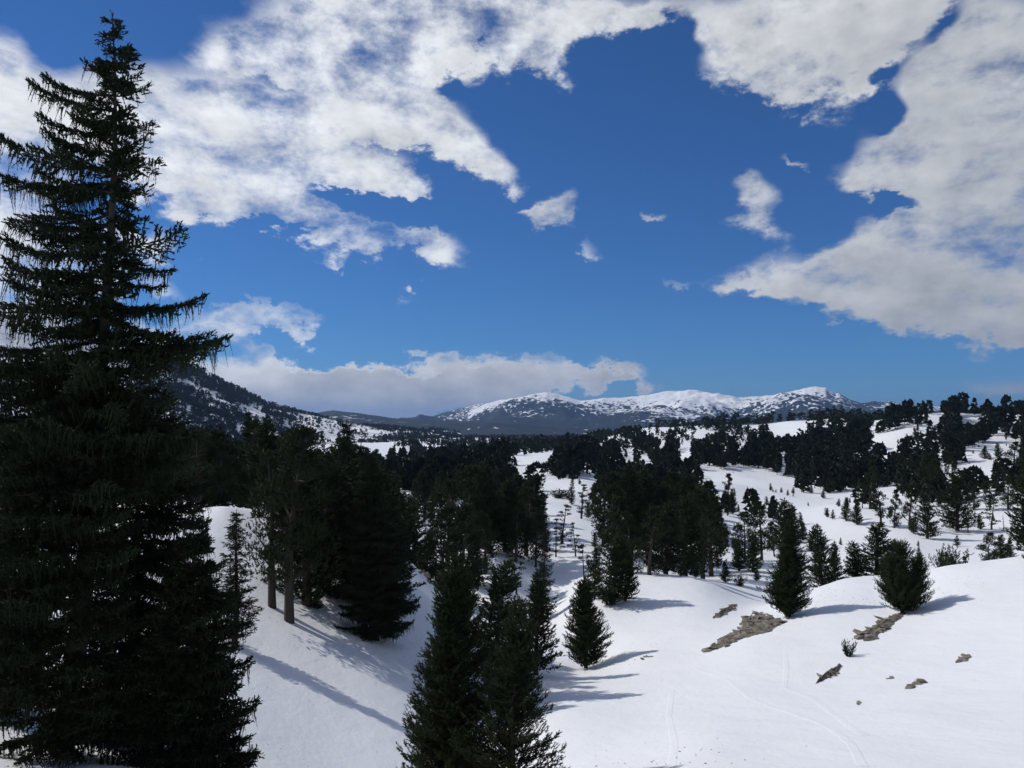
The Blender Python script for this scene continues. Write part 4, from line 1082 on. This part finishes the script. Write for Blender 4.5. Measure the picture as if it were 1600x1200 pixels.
pr = np.where((U > 830) & (U < 930) & (D < 170), -1, pr)
pr = np.minimum(pr, np.where(D > 220, np.where(U > 1470, .6, np.where(U < 900, .36, .42)), .7))
ok &= fbm(X / 13.0 + 7, Y / 26.0, 2) > np.where(D > 220, 0.03, -0.2)
ok &= wr.random(N) < pr
ok &= ~opn | (wr.random(N) < 0.0015)
idx = np.where(ok)[0]
sp = np.maximum(2.9, D * 0.0115)
seen = {}; keep = []
for i in idx:
    s = sp[i]; lev = int(math.log(s / 2.6) / math.log(1.25)); s = 2.6 * 1.25 ** lev
    k = (lev, int(X[i] // s), int(Y[i] // s))
    if k in seen: continue
    seen[k] = 1; keep.append(i)
keep = np.array(keep)
hts = np.clip(wr.normal(np.where(D[keep] < 350, 6.2, 6.9), 2.1), 1.8, 12.5)
ph_ = hts * F / D[keep]
blk = open_mask(U[keep], V[keep] - 0.4 * ph_) | open_mask(U[keep], V[keep] - 0.75 * ph_)
lim0 = np.interp(U[keep], [280, 430, 560, 640, 900, 1100, 1180, 1300, 1400, 1600], [640, 700, 708, 722, 735, 735, 712, 690, 660, 615])
over = (D[keep] < 220) & (V[keep] - ph_ < lim0 - 12)
drop = (blk & (wr.random(len(keep)) < .85)) | (over & (wr.random(len(keep)) < .7))
keep = keep[~drop]; hts = hts[~drop]
hts = np.where(wr.random(len(keep)) < 0.13, hts * 0.45, hts)
# the nearer woods stay low enough for the land behind them to show
lim = np.interp(U[keep], [280, 430, 560, 640, 900, 1100, 1180, 1300, 1400, 1600], [640, 700, 708, 722, 735, 735, 712, 690, 660, 615])
topv = V[keep] - hts * F / D[keep]
near_ = (D[keep] < 220)
room = (V[keep] - lim) * D[keep] / F
hts = np.where(near_ & (topv < lim), np.clip(room * wr.uniform(.4, 1.05, len(keep)), 1.5, 12), hts)
pxh = hts * F / D[keep] - np.maximum(hid[keep], 0)
inview = (U[keep] > -20) & (U[keep] < 1620)
pxh = np.where(U[keep] < 300, pxh * .3, pxh)
order = np.argsort(-np.where(inview, pxh, 0))
N_IND = 140
REGION = [
 (lambda u, v, d: u < 380 and d < 175, 'half hidden behind the towering spruce', 'pines half hidden behind the towering spruce'),
 (lambda u, v, d: u < 480, 'in the dark wood behind the tall bare trunk', 'pines behind the bare trunk'),
 (lambda u, v, d: u < 560, 'in the dark wood behind the narrow spire', 'pines behind the narrow spire'),
 (lambda u, v, d: u < 640 and d < 190, 'in the wood just beyond the broad spruce', 'pines just beyond the broad spruce'),
 (lambda u, v, d: u < 640, 'in the wood at the foot of the mountain flank', 'pines at the foot of the mountain flank'),
 (lambda u, v, d: u < 720 and d < 170, 'in the near left of the black central wood', 'pines in the left of the central wood'),
 (lambda u, v, d: u < 720, 'on the far left fringe of the black central wood', 'pines on the left fringe of the central wood'),
 (lambda u, v, d: u < 790 and d < 170, 'in the thick of the black central wood', 'pines in the thick of the central wood'),
 (lambda u, v, d: u < 860 and d < 190, 'at the right end of the black central wood', 'pines at the right end of the central wood'),
 (lambda u, v, d: u < 900, 'beyond the black central wood towards the valley', 'pines beyond the central wood'),
 (lambda u, v, d: u < 1010 and d < 165, 'massed in the left half of the hump wood', 'pines in the left half of the hump wood'),
 (lambda u, v, d: u < 1010, 'farther off behind the left half of the hump wood', 'pines behind the left half of the hump wood'),
 (lambda u, v, d: u < 1130 and d < 165, 'massed in the right half of the hump wood', 'pines in the right half of the hump wood'),
 (lambda u, v, d: u < 1130, 'farther off behind the right half of the hump wood', 'pines behind the right half of the hump wood'),
 (lambda u, v, d: u < 1260, 'on the left part of the wooded bank above the bowl', 'pines on the left of the wooded bank'),
 (lambda u, v, d: u < 1390, 'on the right part of the wooded bank above the bowl', 'pines on the right of the wooded bank'),
 (lambda u, v, d: u < 1480, 'below the white ski slope on the right hillside', 'pines below the white ski slope'),
 (lambda u, v, d: d < 230, 'beside the level clearing on the right hillside', 'pines beside the level clearing'),
 (lambda u, v, d: True, 'high on the right hillside', 'pines high on the right hillside'),
]
for n_, o_ in enumerate(order[:N_IND]):
    i = keep[o_]; h = float(hts[o_])
    lab, grp = next((l, g) for f, l, g in REGION if f(U[i], V[i], D[i]))
    kind = 'sapling' if h < 3.2 else ('cone' if wr.random() < 0.5 else ('spruce' if wr.random() < 0.12 else 'old'))
    size = 'small' if h < 3.2 else ('short' if h < 5.5 else ('tall' if h > 9 else 'middling'))
    word = {'sapling': 'young pine', 'cone': 'pointed pine', 'spruce': 'spruce', 'old': 'round crowned pine'}[kind]
    plant(kind, (X[i], Y[i], Z[i] - 0.05), h, size + ' ' + word + ' ' + lab, grp, float(wr.uniform(.95, 1.3)) * WIDE.get(kind, 1.0))

from collections import defaultdict
_same = defaultdict(list)
for o_ in COL.objects:
    if o_.type == 'EMPTY' and o_.get('group'): _same[o_['label']].append(o_)
_ord = ['first', 'second', 'third', 'fourth', 'fifth', 'sixth']
for lab_, os_ in _same.items():
    if 1 < len(os_) <= 6:
        os_.sort(key=lambda q: q.location[0] / q.location[1])
        for k_, q in enumerate(os_):
            pos_ = 'leftmost' if k_ == 0 else ('rightmost' if k_ == len(os_) - 1 else _ord[k_] + ' from left')
            if len((pos_ + ' ' + lab_).split()) <= 16: q['label'] = pos_ + ' ' + lab_

# smaller and farther: one mass of real low trees
def far_tree(seed, n, kind):
    rng = np.random.default_rng(seed)
    g = Geo()
    t = np.sort(rng.random(n)) ** 0.9
    if kind == 'old':
        prof = 0.24 * np.sin(np.pi * (0.12 + 0.80 * t)) ** 0.6; z = 0.16 + 0.80 * t
    else:
        prof = 0.21 * (1 - t) ** 0.75; z = 0.06 + 0.90 * t
    a = rng.random(n) * 6.28 + np.arange(n) * 2.4
    r = prof * (0.25 + 0.75 * np.sqrt(rng.random(n)))
    c = np.stack([np.cos(a) * r, np.sin(a) * r, z], -1)
    o = np.stack([np.cos(a), np.sin(a), 0 * a], -1); s = np.stack([-np.sin(a), np.cos(a), 0 * a], -1)
    w = (0.075 + 0.10 * prof / 0.24 * rng.random(n))[:, None] * (1.0 if n > 40 else 1.35)
    V = np.stack([c - s * w - [0, 0, .02], c + s * w * .9 + o * w * .3, c + (o * rng.uniform(-.2, .7, (n, 1)) + np.array([0, 0, 1]) * rng.uniform(.5, 1.2, (n, 1))) * w * 1.3], 1)
    g.add(V.reshape(-1, 3), np.arange(n * 3).reshape(-1, 3))
    V2 = np.stack([c - o * w * .7 - [0, 0, .03], c + o * w * 1.0 + [0, 0, .01], c + (s * rng.uniform(-.5, .5, (n, 1)) + [0, 0, .8]) * w], 1)
    g.add(V2.reshape(-1, 3), np.arange(n * 3).reshape(-1, 3))
    g.add([[-.02, -.01, -.08], [.02, -.01, -.08], [0, .02, -.08], [0, 0, .9]], [[0, 1, 3], [1, 2, 3], [2, 0, 3]])
    return g.arrays()
FP_HI = [far_tree(600 + i, 60, 'old' if i % 3 else 'cone') for i in range(9)]
FP_LO = [far_tree(640 + i, 16, 'old' if i % 3 else 'cone') for i in range(9)]
def forest_mesh(name, pos, h, protos_of, rng):
    Vs, Fs, n = [], [], 0
    for p, hh, pr_ in zip(pos, h, protos_of):
        Vp, Fp = pr_[int(rng.integers(len(pr_)))]
        a = rng.random() * 6.28; c, s = math.cos(a), math.sin(a)
        wx = hh * rng.uniform(0.8, 1.35)
        Q = np.empty_like(Vp)
        Q[:, 0] = (Vp[:, 0] * c - Vp[:, 1] * s) * wx + p[0]; Q[:, 1] = (Vp[:, 0] * s + Vp[:, 1] * c) * wx + p[1]; Q[:, 2] = Vp[:, 2] * hh + p[2]
        Vs.append(Q); Fs.append(Fp + n); n += len(Q)
    return tri_mesh(name, np.concatenate(Vs), np.concatenate(Fs), FARTREE)
rest = order[N_IND:]
ri = keep[rest]
pr_of = [FP_HI if D[i] < 520 else FP_LO for i in ri]
fo = obj('forest', forest_mesh('forest', np.stack([X[ri], Y[ri], Z[ri]], -1), hts[rest], pr_of, wr))
fo['kind'] = 'stuff'; fo['label'] = 'far pine woods scattered over the snowy knolls and valley'
# trees on the left mountain flank
LOPEN = [[(285, 590), (300, 598), (330, 612), (358, 632), (352, 640), (325, 622), (290, 605)], [(383, 634), (412, 638), (408, 660), (432, 680), (440, 690), (420, 690), (400, 672), (385, 650)], [(300, 615), (318, 628), (330, 645), (318, 640)],
         [(440, 644), (480, 650), (540, 660), (618, 677), (590, 688), (560, 692), (532, 706), (492, 714), (482, 700), (505, 680), (500, 668), (470, 664)], [(365, 655), (385, 665), (395, 690), (372, 680)]]
nu, nt = LEFT_P.shape[0], 70
Nl = 30000
iu = wr.random(Nl) * (nu - 1.001); it = wr.random(Nl) ** 0.8 * (nt - 1.001)
a, b_ = iu.astype(int), it.astype(int); fa, fb = (iu - a)[:, None], (it - b_)[:, None]
LP = (LEFT_P[a, b_] * (1 - fa) + LEFT_P[a + 1, b_] * fa) * (1 - fb) + (LEFT_P[a, b_ + 1] * (1 - fa) + LEFT_P[a + 1, b_ + 1] * fa) * fb
lu, lv = proj(LP)
lo = np.zeros(Nl, bool)
for p in LOPEN: lo |= in_poly(p, lu, lv)
lc = fbm(LP[:, 0] / 70.0, LP[:, 1] / 120.0 + 5, 3)
lk = (lu > 200) & (lu < 760) & (wr.random(Nl) < np.where(lo, 0.05 + 0.25 * np.maximum(lc, 0), 0.62 + .9 * lc))
LPk = LP[lk]
fl = obj('mountain_woods', forest_mesh('mountain_woods', LPk, np.clip(wr.normal(9, 2, len(LPk)), 3, 14), [FP_LO] * len(LPk), wr))
fl['kind'] = 'stuff'; fl['label'] = 'dark conifer woods covering the left mountain flank'
print('trees', len(keep), 'far', len(ri), 'left', len(LPk))

# ------------------------------------------------------------------ rocks showing through the snow
def stone_mesh(seed, flat=0.6):
    rng = np.random.default_rng(seed)
    import bmesh
    bm = bmesh.new(); bmesh.ops.create_icosphere(bm, subdivisions=1, radius=1.0)
    for v in bm.verts:
        v.co *= rng.uniform(0.72, 1.15)
        v.co.x *= 1.25; v.co.z *= flat
        v.co = Vector([round(c * 2.6) / 2.6 * 0.5 + c * 0.5 for c in v.co])
    me = bpy.data.meshes.new('stone'); bm.to_mesh(me); bm.free(); me.materials.append(ROCK)
    return me
STONES = [stone_mesh(700 + i, [0.55, .45, .7, .4, .6][i % 5]) for i in range(8)]
def ground_pts(u, v, dmin=20):
    return ground_at(u, v, dmin)
def outcrop(label, poly, n, size, seed, dmin=20, earth=True, name='rock_outcrop', lift=0.0):
    """bare patch: stones strewn over a low skin of earth, inside an outline on the snow"""
    rng = np.random.default_rng(seed)
    pu = np.array([p[0] for p in poly], float); pv = np.array([p[1] for p in poly], float)
    W = np.array([ground_at(a, b, dmin) for a, b in poly])
    c = W.mean(0)
    root = thing(name, label, 'rocks', c)
    if earth:
        g = Geo(); rings = 5; m = 90
        ang = np.linspace(0, 1, m, endpoint=False) * len(poly)
        ed = np.stack([np.interp(ang, np.arange(len(poly) + 1), np.append(W[:, k], W[0, k])) for k in range(3)], -1)
        V = []
        for j in range(rings + 1):
            q = c + (ed - c) * 0.97 * (1 - j / rings) * (1 + (0.26 if j == 0 else 0.10) * fbm(ang * 2.2 + seed, ang * 0 + seed, 3)[:, None])
            zz = height(q[:, 0], q[:, 1]) + [-.03, .06, .09, .11, .12, .12][j] + 0.035 * rng.normal(size=m) * (j > 0)
            V.append(np.stack([q[:, 0], q[:, 1], zz], -1) - c)
        T = []
        for j in range(rings):
            for k in range(m):
                k2 = (k + 1) % m
                T += [(j * m + k, j * m + k2, (j + 1) * m + k2), (j * m + k, (j + 1) * m + k2, (j + 1) * m + k)]
        g.add(np.concatenate(V), T)
        obj('bare_earth', g.mesh('bare_earth', EARTH), root)
    k = 0
    while k < n:
        # random point in the outline, in world space
        i, j = rng.integers(len(poly), size=2); f1, f2 = rng.random(2)
        q = c + ((W[i] * f1 + W[(i + 1) % len(poly)] * (1 - f1)) - c) * math.sqrt(f2) * 1.02
        if n > 20 and gnoise(np.array([q[0] * 1.1]), np.array([q[1] * 0.6]))[0] < -0.08 and rng.random() < .9: k += .34; continue
        s = size * rng.uniform(0.4, 1.6)
        z = float(height(np.array([q[0]]), np.array([q[1]]))[0])
        o = obj('stone', STONES[int(rng.integers(len(STONES)))], root, (q[0] - c[0], q[1] - c[1], z + s * 0.16 + lift - c[2]))
        o.rotation_euler = (rng.uniform(-.3, .3), rng.uniform(-.4, .2), rng.random() * 6.28)
        o.scale = (s * rng.uniform(.8, 1.5), s * rng.uniform(.5, 1.0), s * rng.uniform(.35, .8))
        k += 1
    return root
outcrop('large stony outcrop of brown grey rubble left of the thick dark pine', [(1095, 1022), (1118, 1002), (1148, 990), (1160, 965), (1182, 955), (1200, 962), (1224, 968), (1215, 980), (1190, 990), (1150, 1003), (1115, 1018)], 190, 0.26, 41)
outcrop('narrow rock streak above the large stony outcrop', [(1107, 968), (1125, 952), (1148, 945), (1140, 955), (1120, 966)], 26, 0.22, 42)
outcrop('bare rock slabs under the bushy many stemmed pine', [(1332, 998), (1350, 985), (1370, 970), (1390, 958), (1412, 956), (1395, 970), (1375, 983), (1350, 1003)], 60, 0.26, 43)
outcrop('grey brown bare streak low on the sunlit slope', [(1262, 1072), (1275, 1058), (1292, 1048), (1307, 1039), (1298, 1055), (1282, 1062)], 14, 0.15, 44)
outcrop('pair of flat stones at mid height on the right slope', [(1405, 1076), (1413, 1067), (1436, 1064), (1425, 1072), (1412, 1078)], 7, 0.16, 45, earth=False)
outcrop('flat stones highest on the right slope', [(1472, 1042), (1486, 1030), (1505, 1027), (1498, 1034), (1480, 1040)], 7, 0.17, 46, earth=False)
outcrop('little dark stone beside the ski tracks', [(1326, 1103), (1333, 1096), (1338, 1097), (1332, 1101)], 3, 0.10, 47, earth=False)
outcrop('thin line of pebbles on the right slope', [(1372, 1065), (1380, 1059), (1390, 1056), (1380, 1063)], 5, 0.07, 48, earth=False)
outcrop('rock showing on the shoulder behind the hollow pine', [(888, 944), (893, 934), (898, 932), (895, 942)], 6, 0.2, 49, dmin=56, earth=False)
outcrop('thin dark rock line on the snow under the hump', [(980, 1036), (1000, 1028), (1024, 1023), (1005, 1031)], 8, 0.12, 50, earth=False)
outcrop('shaded boulders on the end of the left snow ridge', [(650, 890), (662, 880), (680, 905), (700, 930), (690, 935), (668, 912)], 22, 0.4, 51, dmin=58, earth=False)

# ski tracks: two low ridges of pushed up snow either side of a rut
def track(pix, label, w=0.16, h=0.007):
    pts = np.array([ground_at(a, b, 14) for a, b in pix])
    t = np.linspace(0, 1, 80); s = np.linspace(0, 1, len(pts))
    q = np.stack([np.interp(t, s, pts[:, k]) for k in range(2)], -1)
    for _ in range(6): q[1:-1] = (q[:-2] + 2 * q[1:-1] + q[2:]) / 4
    q += 0.04 * np.stack([gnoise(t * 30, t * 0 + 3), gnoise(t * 30, t * 0 + 9)], -1)
    tang = unit(np.gradient(q, axis=0)); nrm = np.stack([-tang[:, 1], tang[:, 0]], -1)
    off = np.array([-.5, -.34, -.18, -.05, .05, .18, .34, .5]) * w * 2; zz = np.array([-.02, h, h * .25, .004, .004, h * .25, h, -.02])
    P = np.zeros((80, 8, 3))
    for j in range(8):
        p = q + nrm * off[j]
        P[:, j, :2] = p; P[:, j, 2] = height(p[:, 0], p[:, 1]) + zz[j] * (1 + 0.5 * gnoise(t * 40 + j, t * 0))
    o = obj('ski_track', grid_mesh('ski_track', P, SNOW)); o['kind'] = 'structure'; o['label'] = label
track([(1080, 1045), (1130, 1062), (1165, 1092), (1230, 1115), (1290, 1140), (1320, 1165), (1335, 1199)], 'long curving ski track across the sunlit snow')
track([(1217, 1075), (1262, 1092), (1290, 1115), (1312, 1132), (1340, 1150)], 'ski track crossing the long curving one')
track([(1220, 1020), (1221, 1045), (1218, 1075)], 'short straight ski track running up the slope')
track([(1045, 1080), (1040, 1120), (1048, 1160), (1044, 1199)], 'faint ski track in the floor of the hollow')

# needles, twigs and bark crumbs blown onto the old snow round the near trees
lr = np.random.default_rng(77)
src = [(455, 45, 3.0), (590, 42, 3.0), (432, 46, 2.0), (706, 22, 2.0), (802, 20.5, 2.0), (300, 17.5, 2.5), (112, 17, 4.0), (913, 52, 1.8), (1226, 58, 2.2), (1405, 54, 2.4), (960, 67, 3.0), (500, 44, 3.0), (545, 48, 2.5)]
g = Geo()
for (u_, D_, sp_) in src:
    c_ = ground_D(u_, D_)
    m_ = 260
    q_ = lr.normal(size=(m_, 2)) * sp_ + np.array([c_[0] + sp_ * .4, c_[1]])
    z_ = height(q_[:, 0], q_[:, 1]) + 0.006
    a_ = lr.random(m_) * 6.28; l_ = lr.uniform(.01, .045, m_); w_ = lr.uniform(.004, .011, m_)
    dx_, dy_ = np.cos(a_), np.sin(a_)
    P_ = np.stack([q_[:, 0], q_[:, 1], z_], -1)
    A_ = np.stack([dx_ * l_, dy_ * l_, 0 * l_], -1); B_ = np.stack([-dy_ * w_, dx_ * w_, 0 * l_], -1)
    T_ = np.stack([P_ - A_ - B_, P_ + A_ - B_ * .4, P_ + B_ + np.array([0, 0, .02])], 1)
    g.add(T_.reshape(-1, 3), np.arange(m_ * 3).reshape(-1, 3))
lit = obj('litter', g.mesh('litter', BARK)); lit['kind'] = 'stuff'; lit['label'] = 'needles and twigs strewn on the snow under the near trees'

# ------------------------------------------------------------------ thin blue air between here and the mountains
def haze():
    m = bpy.data.materials.new('haze'); m.use_nodes = True
    t = m.node_tree
    for n in list(t.nodes): t.nodes.remove(n)
    o = t.nodes.new('ShaderNodeOutputMaterial'); v = t.nodes.new('ShaderNodeVolumePrincipled')
    v.inputs['Color'].default_value = (0.34, 0.56, 1.0, 1)
    v.inputs['Density'].default_value = HAZE
    v.inputs['Anisotropy'].default_value = 0.2
    t.links.new(v.outputs[0], o.inputs['Volume'])
    x, y0, y1, z0, z1 = 31000, -31000, 31000, -140, 600
    V = [(-x, y0, z0), (x, y0, z0), (x, y1, z0), (-x, y1, z0), (-x, y0, z1), (x, y0, z1), (x, y1, z1), (-x, y1, z1)]
    me = bpy.data.meshes.new('haze')
    me.from_pydata(V, [], [(0, 3, 2, 1), (4, 5, 6, 7), (0, 1, 5, 4), (1, 2, 6, 5), (2, 3, 7, 6), (3, 0, 4, 7)])
    me.materials.append(m)
    h = obj('haze', me); h['kind'] = 'stuff'; h['label'] = 'thin blue haze in the air over the valley'
HAZE = 5.0e-5
haze()
